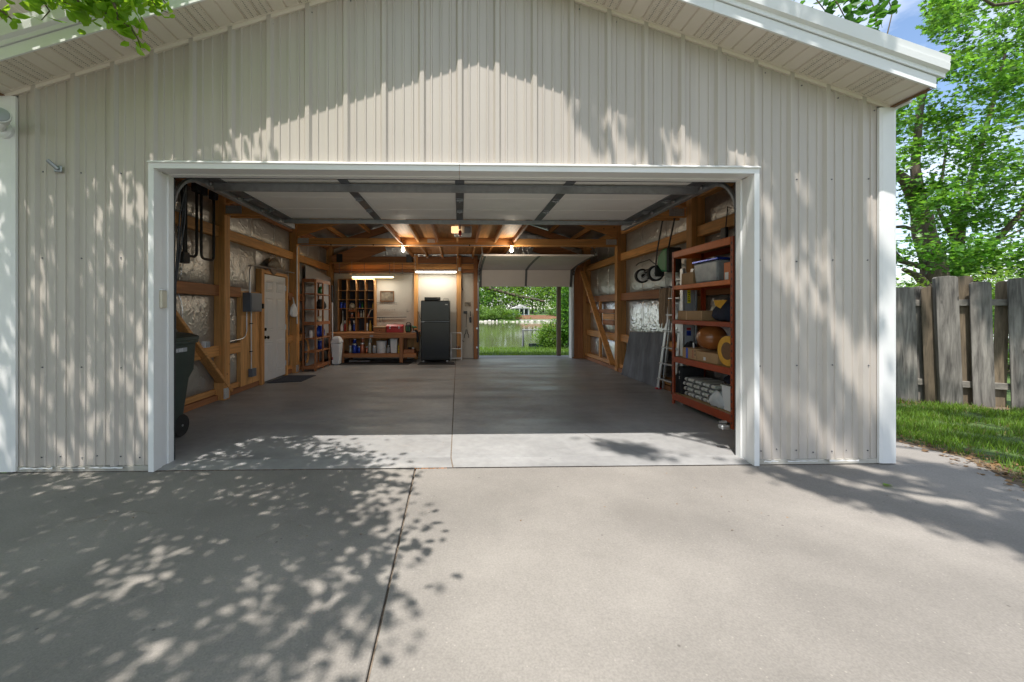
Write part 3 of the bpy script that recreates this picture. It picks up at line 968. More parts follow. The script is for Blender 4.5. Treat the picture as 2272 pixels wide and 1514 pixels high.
# back wall: girts, pegboards, foil gable
for x0, x1 in ((-3.30, -1.20), (-1.10, .42)):
    bx('girt', 'wood_x', garage, x0, x1, 10.70, 10.795, 2.36, 2.50, .004)
    bx('girt', 'wood_dark_x', garage, x0, x1, 10.71, 10.795, 2.27, 2.355, .004)
    bx('girt', 'wood_dark_x', garage, x0, x1, 10.72, 10.795, 2.52, 2.69, .004)
bx('ledge', 'wood_x', garage, -3.28, -1.14, 10.42, 10.70, 2.475, 2.50)
bx('girt', 'wood_dark_x', garage, .42, 3.26, 10.70, 10.795, 2.40, 2.62, .004)
for a, b in ((-1.20, -1.10), (-.08, .04)):
    post(a, b, 10.66, 10.795, 0, 2.72)
post(.37, .47, 10.62, 10.795, 0, 2.72, 'wood_dark_z')
post(3.02, 3.10, 10.62, 10.795, 0, 2.5, 'wood_dark_z')
post(3.10, 3.26, 10.64, 10.795, 0, 2.5, 'wood_dark_z')
for a, b in ((-3.29, -1.205), (-1.095, -.085), (.045, .365)):
    bx('pegboard', 'pegboard', garage, a, b, 10.745, 10.795, .02, 2.245, .002)
foil('y', 10.79, -2.95, -1.05, 2.70, 3.70, -1, .05, 91)
foil('y', 10.79, .9, 3.2, 2.64, 3.40, -1, .05, 92)
foil('y', 10.79, -1.05, .9, 2.74, 3.9, -1, .04, 93)
foil('y', 10.79, -3.25, -1.2, 2.245, 2.275, -1, .02, 94, 30, 3)
foil('y', 10.79, -1.1, .4, 2.70, 2.74, -1, .02, 95, 30, 3)
# roof insulation
for s in (-1, 1):
    for i, (y0, y1) in enumerate(((3.5, 5.8), (5.85, 8.35), (8.45, 10.75))):
        v, f = [], []
        rs = np.random.default_rng(200 + i)
        nx, ny = 14, 10
        for j in range(ny + 1):
            for k in range(nx + 1):
                x = 3.42 * k / nx; y = y0 + (y1 - y0) * j / ny
                v.append((s * x, y, gz(x) + .07 - .025 * math.sin(math.pi * ((k * 3.42 / nx / .57) % 1)) + rs.uniform(-.004, .004)))
        n = nx + 1
        f = [(j * n + k, j * n + k + 1, (j + 1) * n + k + 1, (j + 1) * n + k) for j in range(ny) for k in range(nx)]
        MB().add(v, f).build('insulation_panel', 'foil', garage, smooth=True)
# tie beams, rafters, purlins, loft
for y in (5.87, 8.40):
    for dy in (-.095, .075):
        bx('tie_beam', 'wood_x', garage, -3.31, 3.27, y + dy, y + dy + .04, 2.61, 2.745, .004)
    for s in (-1, 1):
        m = MB().bar((s * 3.36, y, gz(3.36) - .13), (s * .02, y, gz(.02) - .13), .06, .27, up=(0, 0, 1))
        m.build('rafter', 'wood_x', garage, bevel=.004)
        xa = (-3.28, -3.06) if s < 0 else (3.02, 3.24)
        bx('truss_plate', 'plate', garage, *xa, y - .098, y - .0955, 2.63, 2.74, 0)
    bx('truss_plate', 'plate', garage, -.66, -.50, y - .098, y - .0955, 2.655, 2.735, 0)
for s in (-1, 1):
    MB().bar((s * 3.36, 10.68, gz(3.36) - .09), (s * .02, 10.68, gz(.02) - .09), .06, .17).build('rafter', 'wood_dark_x', garage, bevel=.004)
    MB().bar((s * 3.25, 10.50, 2.50), (s * 1.95, 10.50, 2.98), .04, .35).build('gusset', 'wood_dark_x', garage, bevel=.004)
    for x in (.55, 1.15, 1.75, 2.35, 2.95):
        MB().bar((s * x, 3.5, gz(x) - .03), (s * x, 10.78, gz(x) - .03), .045, .10).build('purlin', 'wood_y', garage)
for i, x in enumerate((-1.22, -.84, -.45, -.05, .34, .72, 1.10)):
    bx('joist', 'wood_y' if i % 2 else 'wood_dark_y', garage, x - .02, x + .02, 5.98, 8.30, 2.655, 2.752, .003)
    bx('joist', 'wood_y', garage, x - .02, x + .02, 8.52, 10.70, 2.655, 2.752, .003)
    bx('joist_hanger', 'plate', garage, x - .026, x + .026, 8.517, 8.55, 2.65, 2.70, 0)
    bx('joist_hanger', 'plate', garage, x - .026, x + .026, 10.655, 10.699, 2.65, 2.70, 0)
for a, b in ((-1.26, -.06), (-.055, 1.14)):
    for c, d in ((5.8, 8.40), (8.405, 10.74)):
        bx('loft_board', 'plywood_y', garage, a, b, c, d, 2.754, 2.772, .001)
# boarding beside the service door and its casing
bx('plywood_panel', 'plywood', garage, -3.46, -3.395, 6.38, 6.97, .085, 1.575, .002)
bx('door_casing', 'wood_z', garage, -3.46, -3.36, 6.97, 7.075, .0, 1.98)
bx('door_casing', 'wood_z', garage, -3.46, -3.37, 8.0, 8.05, .0, 1.95)
bx('door_casing', 'wood_y', garage, -3.46, -3.37, 7.08, 8.0, 1.915, 1.97)
# ================================================================== doors
def service_door():
    t = thing('service_door', (-3.40, 7.08, 0), 'grey-white six-panel side door with black knob in the left wall', 'door')
    x = -3.395
    b = bx('door_leaf', 'door_white', t, -3.44, x, 7.085, 7.99, .03, 1.905, .002)
    for y0, y1 in ((7.19, 7.47), (7.60, 7.88)):
        for z0, z1 in ((.16, .72), (.90, 1.50), (1.60, 1.80)):
            m = MB()
            rg = lambda i, dx: [(x + dx, y0 + i, z0 + i), (x + dx, y1 - i, z0 + i), (x + dx, y1 - i, z1 - i), (x + dx, y0 + i, z1 - i)]
            m.loft([rg(0, .0005), rg(.012, .007), rg(.03, .0015), rg(.055, .008)])
            m.build('door_panel', 'door_white', b)
    MB().lathe([(.030, 0), (.030, .008), (.012, .012), (.012, .035), (.026, .045), (.030, .058), (.022, .070), (.006, .073)], (x, 7.165, .80), 14, 'x').build('knob', 'black_gloss', t, smooth=True)
    MB().lathe([(.028, 0), (.028, .018), (.010, .022)], (x, 7.165, .94), 14, 'x').build('deadbolt', 'black_gloss', t, smooth=True)
    for z in (.25, .95, 1.7):
        MB().tube([(-3.388, 7.992, z - .05), (-3.388, 7.992, z + .05)], .007, 6).build('hinge', 'steel', t)


service_door()


def overhead_door():
    t = thing('overhead_door', (0, 4.6, 2.5), 'wide white sectional overhead door rolled up flat under the ceiling at the front', 'garage door')
    ys = [3.56, 4.06, 4.58, 5.10, 5.66]
    for a, b in zip(ys[:-1], ys[1:]):
        bx('door_section', 'door_panel', t, -2.39, 2.39, a + .003, b - .003, 2.535, 2.575, .004)
    for x in (-2.36, -1.13, 0.0, 1.09, 2.36):
        w = .045 if abs(x) < 2 else .06
        for a, b in zip(ys[:-1], ys[1:]):
            bx('stile', 'dark_steel', t, x - w, x + w, a + .006, b - .006, 2.520, 2.534, .002)
    hinge = MB()
    hinge.box(-.035, .035, -.05, .05, -.006, 0); hinge.tube([(-.035, 0, -.014), (.035, 0, -.014)], .010, 8)
    hinge.box(-.008, .008, -.018, .018, -.034, -.014)
    hm = hinge.mesh('hinge', 'galv')
    for x in (-2.36, -1.13, 0.0, 1.09, 2.36):
        for y in ys[1:-1]:
            if y != 4.06:
                link('hinge', hm, t, loc=(x, y, 2.520))
    for y, h in ((4.07, .07), (5.645, .05)):
        m = MB()
        m.prism([(y - .035, 2.519), (y - .035, 2.515), (y - .014, 2.515), (y - .014, 2.519 - h), (y + .014, 2.519 - h), (y + .014, 2.515), (y + .035, 2.515), (y + .035, 2.519)], 'x', -2.42, 2.42)
        m.build('strut', 'galv', t)
    for s in (-1, 1):
        m = MB()
        xx = s * 2.49
        m.prism([(xx - .03, 2.485), (xx + .03, 2.485), (xx + .03, 2.555), (xx + .024, 2.555), (xx + .024, 2.491), (xx - .024, 2.491), (xx - .024, 2.555), (xx - .03, 2.555)], 'y', 3.80, 6.12)
        m.build('track', 'galv', t)
        pts = [(xx, 3.57, .05), (xx, 3.57, 2.10)]
        pts += [(xx, 3.57 + .38 * (1 - math.cos(a)), 2.10 + .40 * math.sin(a)) for a in np.linspace(.15, 1.57, 8)]
        m = MB().tube(pts, .022, 6); m.build('track', 'galv', t)
        for y in (4.06, 4.58, 5.10, 5.62):
            MB().lathe([(.022, -.012), (.022, .012)], (s * 2.44, y, 2.513), 10, 'x').build('roller', 'steel', t)
        MB().bar((xx, 6.05, 2.56), (xx, 6.05, 2.74), .03, .004).build('track_hanger', 'galv', t)
        if s > 0:
            bx('bottom_bracket', 'steel', t, 2.37, 2.44, 3.60, 3.66, .19, .225, .006)
            MB().lathe([(.020, -.025), (.020, .025)], (2.385, 3.63, .215), 10, 'x').build('roller', 'steel', t)
            MB().lathe([(.012, -.03), (.012, .03)], (2.40, 3.64, .25), 10, 'x').build('roller', 'steel', t)
    # spring shaft above the head
    MB().tube([(-2.4, 3.66, 2.66), (2.4, 3.66, 2.66)], .014, 8).build('torsion_shaft', 'galv', t)
    MB().tube([(-1.0, 3.66, 2.66), (.9, 3.66, 2.66)], .03, 10).build('torsion_spring', 'dark_steel', t)
    # lift cables hanging slack at the left jamb
    for k, o in enumerate((0, .03, .06)):
        pts = [(-2.40 - o * .6, 3.62 + o, 2.36), (-2.44, 3.60 + o, 2.1 - o), (-2.47 - o * .1, 3.585 + o * .3, 1.5), (-2.475, 3.585, .3)]
        MB().tube(pts, .006, 6).build('lift_cable', 'wire_black', t)


overhead_door()


def opener():
    t = thing('door_opener', (0, 6.75, 2.62), 'white box door opener with lit lens hanging from the loft beam', 'door opener')
    bx('motor_housing', 'white_plastic', t, -.10, .20, 6.72, 7.05, 2.54, 2.68, .015)
    bx('light_lens', 'opener_lens', t, -.14, .02, 6.66, 6.72, 2.545, 2.655, .012)
    bx('light_lens', 'grey_plastic', t, .07, .18, 6.67, 6.718, 2.545, 2.65, .012)
    bx('rail', 'dark_steel', t, -.02, .02, 3.70, 6.70, 2.60, 2.64, .003)
    for x in (-.08, .18):
        MB().bar((x, 6.9, 2.68), (x, 6.9, 2.76), .03, .004).build('hanger_strap', 'galv', t)
    m = MB().tube([(.0, 6.0, 2.60), (.005, 6.0, 2.45)], .005, 6); m.build('release_cord', 'red_paint', t)
    MB().lathe([(.006, 0), (.022, -.02), (.024, -.07), (.010, -.10)], (.005, 6.0, 2.46), 10).build('release_handle', 'red_paint', t, smooth=True)


opener()


def back_door():
    t = thing('overhead_door', (1.74, 10.3, 2.2), 'single-width beige overhead door half open at the back of the garage', 'garage door')
    x0, x1 = .52, 2.96
    Y = 10.66
    secs = [((Y, 1.90), (Y - .10, 2.33)), ((Y - .11, 2.335), (Y - .62, 2.40)), ((Y - .63, 2.40), (Y - 1.20, 2.44)), ((Y - 1.21, 2.44), (Y - 1.80, 2.465))]
    for (a, b) in secs:
        d = Vector((b[0] - a[0], b[1] - a[1])).normalized(); n = Vector((d.y, -d.x)) * -.04
        m = MB(); m.prism([a, b, (b[0] - n.x, b[1] - n.y), (a[0] - n.x, a[1] - n.y)], 'x', x0, x1)
        m.build('door_section', 'back_door_panel', t, bevel=.004)
        for x in (x0 + .03, (x0 + x1) / 2, x1 - .03):
            q = Vector((d.y, -d.x)) * -.006
            pa, pb = (a[0] + q.x, a[1] + q.y), (b[0] + q.x, b[1] + q.y)
            MB().bar((x, *pa), (x, *pb), .055, .012, up=(0, -1, -1)).build('stile', 'dark_steel', t)
    for s, xx in ((-1, x0 - .03), (1, x1 + .03)):
        pts = [(xx, 10.62, .05), (xx, 10.62, 2.0), (xx, 10.58, 2.22), (xx, 10.46, 2.36), (xx, 10.3, 2.42), (xx, 8.75, 2.50)]
        MB().tube(pts, .022, 6).build('track', 'galv', t)
        MB().bar((xx, 8.8, 2.50), (xx, 8.8, 2.75), .03, .004).build('track_hanger', 'galv', t)
        MB().bar((xx, 8.8, 2.51), (xx + s * -.0, 9.15, 2.73), .03, .004).build('track_hanger', 'galv', t)
        for k in range(4):
            MB().lathe([(.03, -.03), (.03, .03)], (xx - s * .03, 10.56 - k * .06, 2.22 + k * .07), 8, 'x').build('roller', 'dark_steel', t)
    bx('jamb', 'house_white', t, x0 - .022, x0 - .004, 10.70, 10.94, 0, 2.1, .002)
    bx('jamb', 'house_white', t, x1 + .004, x1 + .022, 10.70, 10.94, 0, 2.1, .002)
    for z in (.28, .78, 1.27):
        bx('track_bracket', 'steel', t, x0 - .09, x0 - .05, 10.60, 10.63, z, z + .05, .003)


back_door()

# ================================================================== outside wall fittings
def flood():
    t = thing('flood_light', (-3.56, 3.24, 2.7), 'white round flood light on the left corner trim under the rake', 'light')
    MB().lathe([(.06, -.001), (.06, -.02), (.045, -.035)], (-3.55, 3.27, 2.67), 14, 'y').build('mount', 'white_plastic', t, smooth=True)
    d = Vector((.55, -.80, .12)).normalized()
    p = Vector((-3.47, 3.19, 2.70))
    m = MB()
    prof = [(.022, 0), (.030, .04), (.052, .085), (.062, .12), (.060, .128)]
    q = d.to_track_quat('Z', 'Y').to_matrix()
    rg = [[tuple(p + q @ Vector((r * math.cos(a), r * math.sin(a), h))) for a in np.linspace(0, 2 * math.pi, 17)[:-1]] for r, h in prof]
    m.loft(rg); m.build('lamp_head', 'white_plastic', t, smooth=True)
    m = MB(); rg = [[tuple(p + q @ Vector((r * math.cos(a), r * math.sin(a), h))) for a in np.linspace(0, 2 * math.pi, 17)[:-1]] for r, h in ((.054, .1285), (.05, .135), (.03, .142), (.004, .145))]
    m.loft(rg); m.build('lens', 'grey_plastic', t, smooth=True)
    MB().tube([(-3.55, 3.235, 2.67), (-3.51, 3.20, 2.675), (-3.465, 3.185, 2.705)], .022, 8).build('knuckle', 'white_plastic', t, smooth=True)


flood()


def wall_bits():
    t = thing('flag_bracket', (-3.17, 3.28, 2.38), 'weathered metal flag-pole bracket screwed to the left wall', 'bracket')
    bx('base_plate', 'galv', t, -3.185, -3.125, 3.262, 3.276, 2.355, 2.405, .004)
    MB().tube([(-3.15, 3.262, 2.375), (-3.185, 3.215, 2.43)], .014, 10).build('socket', 'galv', t, smooth=True)
    t = thing('keypad', (-2.40, 3.4, 1.28), 'small cream door keypad on the left jamb', 'keypad')
    bx('cover', 'bottle_cream', t, -2.415, -2.393, 3.32, 3.385, 1.285, 1.43, .006)
    bx('hinge_strip', 'white_plastic', t, -2.415, -2.389, 3.325, 3.38, 1.43, 1.438, .002)


wall_bits()

# ================================================================== left wall
def trash_cart():
    t = thing('trash_cart', (-3.05, 4.05, 0), 'dark green wheeled trash cart just inside the left jamb', 'trash cart')
    def ring(z, x0, x1, y0, y1, r=.05):
        out = []
        for cx_, cy_, a0 in ((x1 - r, y1 - r, 0), (x0 + r, y1 - r, 90), (x0 + r, y0 + r, 180), (x1 - r, y0 + r, 270)):
            for k in range(4):
                a = R(a0 + k * 30)
                out.append((cx_ + r * math.cos(a), cy_ + r * math.sin(a), z))
        return out
    m = MB()
    m.loft([ring(.09, -3.27, -2.845, 3.80, 4.18), ring(.5, -3.29, -2.815, 3.77, 4.23), ring(.58, -3.30, -2.81, 3.76, 4.24), ring(.66, -3.31, -2.805, 3.75, 4.31), ring(.93, -3.32, -2.805, 3.74, 4.34), ring(.935, -3.33, -2.79, 3.73, 4.36), ring(.965, -3.33, -2.79, 3.73, 4.36)])
    m.build('body', 'cart_green', t, smooth=True)
    m = MB()
    m.loft([ring(.968, -3.335, -2.785, 3.72, 4.37), ring(1.0, -3.335, -2.785, 3.72, 4.37), ring(1.03, -3.29, -2.84, 3.77, 4.33), ring(1.05, -3.18, -2.93, 3.88, 4.24)])
    m.build('lid', 'cart_green', t, smooth=True)
    MB().tube([(-3.27, 4.41, .95), (-2.85, 4.41, .95)], .016, 8).build('handle', 'cart_green', t, smooth=True)
    for x in (-3.28, -2.86):
        MB().lathe([(.03, -.03), (.105, -.03), (.115, -.015), (.115, .015), (.105, .03), (.03, .03)], (x, 4.14, .115), 18, 'x').build('wheel', 'black_plastic', t, smooth=True)
    MB().tube([(-3.30, 4.14, .115), (-2.825, 4.14, .115)], .012, 8).build('axle', 'steel', t)
    for y in (3.95, 4.10):
        bx('grip_recess', 'black_plastic', t, -2.835, -2.806, y - .014, y + .014, .70, .83, .004)
    bx('catch_bar', 'steel', t, -2.875, -2.845, 3.95, 4.10, .40, .412, .002)
    bx('label_plate', 'grey_plastic', t, -2.812, -2.8035, 3.93, 4.17, .855, .895, 0)
    link('lettering', text_mesh('04 503', .045, 'white_plastic'), t, loc=(-2.8028, 4.05, .874), rot=(R(90), 0, R(90)))


_t = trash_cart()
bpy.data.objects['trash_cart'].location.x += .05


def loop_rack():
    t = thing('carrier_rack', (-3.27, 5.15, 2.9), 'black tubular carrier rack with square rubber blocks hung upside down on the left wall', 'rack')
    def u(y0, y1, ztop, zb, x=-3.27, r=.06):
        pts = [(x, y0, ztop), (x, y0, zb + r)] + [(x, y0 + r - r * math.cos(a), zb + r - r * math.sin(a)) for a in np.linspace(.3, 1.57, 4)]
        pts += [(x, y1 - r + r * math.sin(a), zb + r - r * math.cos(a)) for a in np.linspace(0, 1.3, 4)] + [(x, y1, zb + r), (x, y1, ztop)]
        return MB().tube(pts, .017, 8)
    u(4.93, 5.13, 2.80, 1.93).build('tube_loop', 'black_plastic', t, smooth=True)
    u(5.22, 5.48, 2.80, 1.93).build('tube_loop', 'black_plastic', t, smooth=True)
    for y in (5.12, 5.25, 5.47):
        bx('rubber_block', 'rubber', t, -3.31, -3.23, y - .04, y + .045, 2.74, 2.86, .008)
    MB().tube([(-3.27, 4.86, 2.75), (-3.27, 4.90, 1.95)], .017, 8).build('tube_arm', 'black_plastic', t, smooth=True)
    bx('rubber_block', 'rubber', t, -3.31, -3.23, 4.83, 4.95, 1.83, 1.96, .008)
    bx('hanger', 'wood_y', t, -3.383, -3.30, 4.8, 5.6, 2.855, 2.90, .003)


loop_rack()


def electric():
    t = thing('breaker_box', (-3.36, 6.56, 1.25), 'grey metal breaker box with conduits on the plywood by the side door', 'electrical box')
    bx('cabinet', 'box_grey', t, -3.394, -3.27, 6.43, 6.80, 1.25, 1.55, .004)
    bx('cover', 'box_grey', t, -3.268, -3.262, 6.45, 6.78, 1.27, 1.53, .002)
    bx('switch_lever', 'black_plastic', t, -3.30, -3.25, 6.81, 6.84, 1.30, 1.38, .004)
    cd = lambda pts, r=.010: MB().tube(pts, r, 8).build('conduit', 'conduit', t, smooth=True)
    cd([(-3.375, 6.62, 1.55), (-3.375, 6.62, 1.92), (-3.375, 6.66, 1.985), (-3.36, 6.75, 2.01), (-3.35, 8.3, 2.03)], .013)
    cd([(-3.375, 6.52, 1.25), (-3.375, 6.52, .95), (-3.375, 6.47, .86), (-3.375, 6.38, .83), (-3.37, 5.96, .81)])
    cd([(-3.375, 6.66, 1.25), (-3.375, 6.66, .32)])
    bx('outlet', 'box_grey', t, -3.394, -3.33, 6.60, 6.74, .20, .33, .004)
    for z in (.6, 1.05):
        bx('strap', 'black_plastic', t, -3.392, -3.36, 6.63, 6.69, z, z + .015, .001)
    t = thing('outlet_box', (-3.36, 5.42, .8), 'white outlet box on the girt behind the trash cart', 'outlet')
    bx('box', 'white_plastic', t, -3.384, -3.33, 5.40, 5.50, .778, .86, .004)
    bx('cover', 'grey_plastic', t, -3.331, -3.326, 5.405, 5.495, .785, .855, .001)


electric()


def mounted_fish():
    t = thing('mounted_fish', (-3.35, 7.45, 2.0), 'mounted fish plaque on the girt above the side door', 'trophy')
    MB().lathe([(.0, 0), (.14, 0), (.15, .012), (.13, .02), (.0, .022)], (-3.375, 7.42, 2.06), 18, 'x', cap=False).build('plaque', 'fish_plaque', t)
    m = MB()
    ys = np.linspace(0, 1, 10)
    rings = []
    for s in ys:
        y = 7.14 + .55 * s
        zc = 2.06 + .07 * math.sin(math.pi * s)
        hh = .075 * math.sin(math.pi * min(1, s * 1.08 + .02)) ** .7 + .012
        rings.append([(-3.33 + .035 * math.cos(a) * (hh / .08), y, zc + hh * math.sin(a)) for a in np.linspace(0, 2 * math.pi, 11)[:-1]])
    m.loft(rings); m.build('body', 'fish', t, smooth=True)
    MB().add([(-3.33, 7.67, 2.06), (-3.32, 7.80, 2.15), (-3.325, 7.76, 2.05), (-3.32, 7.80, 1.96)], [(0, 1, 2), (0, 2, 3)]).build('tail_fin', 'fish', t)
    MB().add([(-3.33, 7.34, 2.17), (-3.325, 7.38, 2.24), (-3.325, 7.52, 2.22), (-3.33, 7.56, 2.16)], [(0, 1, 2, 3)]).build('dorsal_fin', 'fish', t)


mounted_fish()


def plastic_bag(name, label, cat, c, sx, sy, sz, m, seed, straps=True, group=None):
    rs = np.random.default_rng(seed)
    mm = MB(); rings = []
    prof = [(.35, 0), (.8, .06), (1, .25), (.95, .5), (.75, .75), (.45, .92), (.2, 1.0)]
    ph = rs.uniform(0, 6, 4)
    for r, h in prof:
        ring = []
        for k in range(22):
            a = 2 * math.pi * k / 22
            w = r * (1 + .10 * math.sin(3 * a + ph[0] + 4 * h) + .07 * math.sin(7 * a + ph[1]) + rs.uniform(-.04, .04))
            ring.append((c[0] + sx * w * math.cos(a), c[1] + sy * w * math.sin(a), c[2] + sz * h + rs.uniform(-.01, .01)))
        rings.append(ring)
    mm.loft(rings)
    t = thing(name, c, label, cat, group)
    mm.build('sack', m, t, smooth=True)
    if straps:
        for d in (-.4, .4):
            MB().tube([(c[0] + sx * .2, c[1] + d * sy * .5, c[2] + sz * .95), (c[0] - sx * .2, c[1] + d * sy * .2, c[2] + sz * 1.35), (c[0] - sx * .4, c[1] - d * sy * .1, c[2] + sz * 1.5)], .007, 6).build('strap', m, t)
    return t


plastic_bag('shopping_bag', 'white plastic bag hanging right of the side door', 'bag', (-3.30, 8.16, 1.14), .055, .12, .26, 'white_plastic', 4)
bx('hook_rail', 'wood_dark_y', None, -3.46, -3.36, 8.06, 8.32, 1.50, 1.56)
tag(bpy.data.objects['hook_rail'], 'short dark hook board above the hanging white bag', 'board')


def flatmat(name, label, m, poly, z=.012):
    o = MB().prism(poly, 'z', .001, z).build(name, m, bevel=.003)
    return tag(o, label, 'mat')


flatmat('door_mat', 'dark blue mat on the floor at the side door', 'mat_blue', [(-3.36, 7.15), (-2.82, 7.30), (-2.80, 7.98), (-3.36, 7.98)])
flatmat('floor_mat', 'long dark rubber mat in front of the workbench', 'rubber', [(-2.95, 9.50), (-1.2, 9.50), (-1.15, 9.98), (-2.95, 9.98)])
flatmat('floor_mat', 'black rubber mat under the refrigerator', 'rubber', [(-.99, 9.50), (-.10, 9.50), (-.14, 9.93), (-.97, 9.93)])


def shelf_unit():
    t = thing('shelf_unit', (-3.14, 9.0, 0), 'narrow tall open wooden shelf unit against the left wall', 'shelves')
    x0, x1, y0, y1 = -3.29, -3.0, 8.55, 9.50
    for x in (x0, x1 - .035):
        for y in (y0, y0 + .46, y1 - .035):
            if x == x0 and y == y0 + .46:
                continue
            bx('upright', 'shelf_wood', t, x, x + .035, y, y + .035, 0, 1.93, .003)
    for z in (.08, .40, .68, 1.0, 1.29, 1.62, 1.90):
        bx('shelf', 'shelf_wood', t, x0 + .036, x1 - .036, y0 + .003, y1 - .003, z - .01, z + .008, .002)
        h = .07 if z in (.08, 1.0, 1.9) else .022
        bx('shelf_edge', 'shelf_wood', t, x0 + .036, x1 - .036, y0 - .004, y0 + .002, z - h / 2, z + h / 2, .002)
        bx('shelf_edge', 'shelf_wood', t, x1 - .003, x1 + .004, y0 + .036, y1 - .036, z - h / 2, z + h / 2, .002)
    b = lambda n, m, l, c, *a: tag(BX(*a).build(n, m, bevel=.01), l, c)
    plastic_bag('cloth_bundle', 'dark cloth bundle on the fourth shelf of the narrow shelf unit', 'cloth', (-3.12, 9.18, 1.305), .10, .16, .22, 'black_cloth', 21, False)
    plastic_bag('cloth_bundle', 'blue cloth bundle on the third shelf of the narrow shelf unit', 'cloth', (-3.12, 9.15, .69), .10, .16, .24, 'blue_bottle', 22, False)
    plastic_bag('paper_bundle', 'cream bundle on the shelf above the blue cloth', 'bundle', (-3.12, 9.15, 1.01), .09, .16, .13, 'bottle_cream', 23, False)
    plastic_bag('plant_pot', 'green leafy bundle on the top inner shelf of the narrow unit', 'plant', (-3.12, 9.2, 1.63), .06, .12, .18, 'green_bottle', 24, False)
    MB_bottle('jar', 'white jar on the near side of the narrow shelf unit', 'jar', (-3.17, 8.72, .69), .035, .15, 'white_plastic')
    MB_bottle('jug', 'blue jug on the low shelf of the narrow shelf unit', 'jug', (-3.12, 9.2, .41), .07, .22, 'blue_bottle')
    o = MB().prism([(8.62 + .14 * math.sin(a), .42 + .26 * math.cos(a)) for a in np.linspace(0, 3.1, 9)] + [(8.62 + .11 * math.sin(a), .42 + .22 * math.cos(a)) for a in np.linspace(3.1, 0, 9)], 'x', -3.24, -3.21).build('wooden_arc', 'wood_y')
    tag(o, 'curved wooden piece on the lower near shelf of the narrow unit', 'wood')


def MB_bottle(name, label, cat, p, r, h, m, cap='white_plastic', style=0, group=None):
    t = thing(name, p, label, cat, group)
    x, y, z = p
    if style == 0:      # jar / can
        MB().lathe([(r * .94, 0), (r, .01), (r, h * .8), (r * .9, h * .84)], p, 12).build('body', m, t, smooth=True)
        MB().lathe([(r * .93, h * .845), (r * .93, h * .97), (r * .85, h)], p, 12).build('lid', cap, t, smooth=True)
    elif style == 1:    # shouldered bottle
        MB().lathe([(r * .9, 0), (r, .01), (r, h * .55), (r * .8, h * .68), (r * .38, h * .78), (r * .36, h * .88)], p, 12).build('body', m, t, smooth=True)
        MB().lathe([(r * .42, h * .882), (r * .42, h * .99), (r * .3, h)], p, 10).build('cap', cap, t, smooth=True)
    else:               # trigger spray
        MB().lathe([(r * .9, 0), (r, .01), (r, h * .5), (r * .6, h * .66), (r * .3, h * .74)], p, 12).build('body', m, t, smooth=True)
        hd = BX(x - r * .4, x + r * .4, y - r * 1.3, y + r * .6, z + h * .80, z + h)
        hd.tube([(x, y, z + h * .72), (x, y, z + h * .82)], r * .25, 8)
        hd.tube([(x, y - r * .9, z + h * .8), (x, y - r * .7, z + h * .64)], r * .14, 6)
        hd.build('trigger', cap, t)
    return t


shelf_unit()
o = MB().prism([(8.88, .06), (10.60, .06), (10.60, 2.12), (8.88, 2.26)], 'x', -3.352, -3.335).build('leaning_sheet', 'sheet_grey', bevel=.002)
tag(o, 'grey flat sheet leaning on the left wall behind the narrow shelves', 'panel')


def swing_bin():
    t = thing('waste_bin', (-2.88, 9.62, 0), 'tall white swing-lid bin between the shelf unit and workbench', 'bin')
    def rg(z, s):
        return [(-2.90 + i * .105 * s, 9.66 + j * .13 * s, z) for i, j in ((-1, -1), (1, -1), (1, 1), (-1, 1))]
    MB().loft([rg(.01, .78), rg(.50, 1.0)]).build('body', 'white_plastic', t, bevel=.02, seg=2)
    MB().loft([rg(.503, 1.06), rg(.54, 1.06), rg(.62, .8), rg(.66, .5)]).build('lid', 'white_plastic', t, bevel=.015, seg=2)
    for i, (y, l, m) in enumerate(((9.56, 'long red and white striped pole standing at the end of the narrow shelves', 'bottle_red'), (9.72, 'long white pole standing beside the striped pole by the corner', 'white_plastic'))):
        t = thing('pole', (-2.98, y, 0), l, 'pole')
        x = -2.97 - i * .05
        zt = 1.86 if i == 0 else 1.45
        if i == 0:
            for k in range(8):
                MB().tube([(x, y, .05 + k * .07), (x, y, .05 + k * .07 + .066)], .016, 8).build('band', 'bottle_red' if k % 2 else 'white_plastic', t)
            MB().tube([(x, y, .612), (x - .01, y, zt - .4)], .014, 8).build('shaft', 'white_plastic', t)
            MB().tube([(x - .01, y, zt - .398), (x - .012, y, zt)], .02, 8).build('grip', 'black_plastic', t)
        else:
            MB().tube([(x, y, .02), (x, y, zt)], .012, 8).build('shaft', m, t)
            MB().tube([(x, y, zt), (x, y, zt + .1)], .015, 8).build('grip', 'black_plastic', t)


swing_bin()
# ================================================================== back wall
def workbench():
    t = thing('workbench', (-2.1, 10.3, 0), 'long brown wooden workbench along the back wall', 'workbench')
    bx('bench_top', 'bench_wood', t, -3.22, -1.04, 9.90, 10.74, .69, .725, .004)
    bx('apron', 'bench_wood', t, -3.22, -1.04, 9.89, 9.93, .60, .688, .003)
    bx('lower_rail', 'bench_wood', t, -3.20, -1.06, 9.905, 9.94, .13, .22, .003)
    bx('lower_shelf', 'bench_wood', t, -3.20, -1.06, 9.942, 10.72, .20, .222, .003)
    for x in (-2.88, -1.46):
        bx('leg', 'wood_dark_z', t, x, x + .085, 9.86, 9.888, 0, .60, .003)
        bx('leg', 'wood_dark_z', t, x, x + .085, 10.6, 10.69, 0, .688, .003)
    bx('rear_panel', 'plywood', t, -3.20, -1.06, 10.70, 10.735, .23, .685, .001)
    bx('clamp_plate', 'grey_plastic', t, -2.18, -2.10, 9.882, 9.889, .625, .675, .002)


workbench()


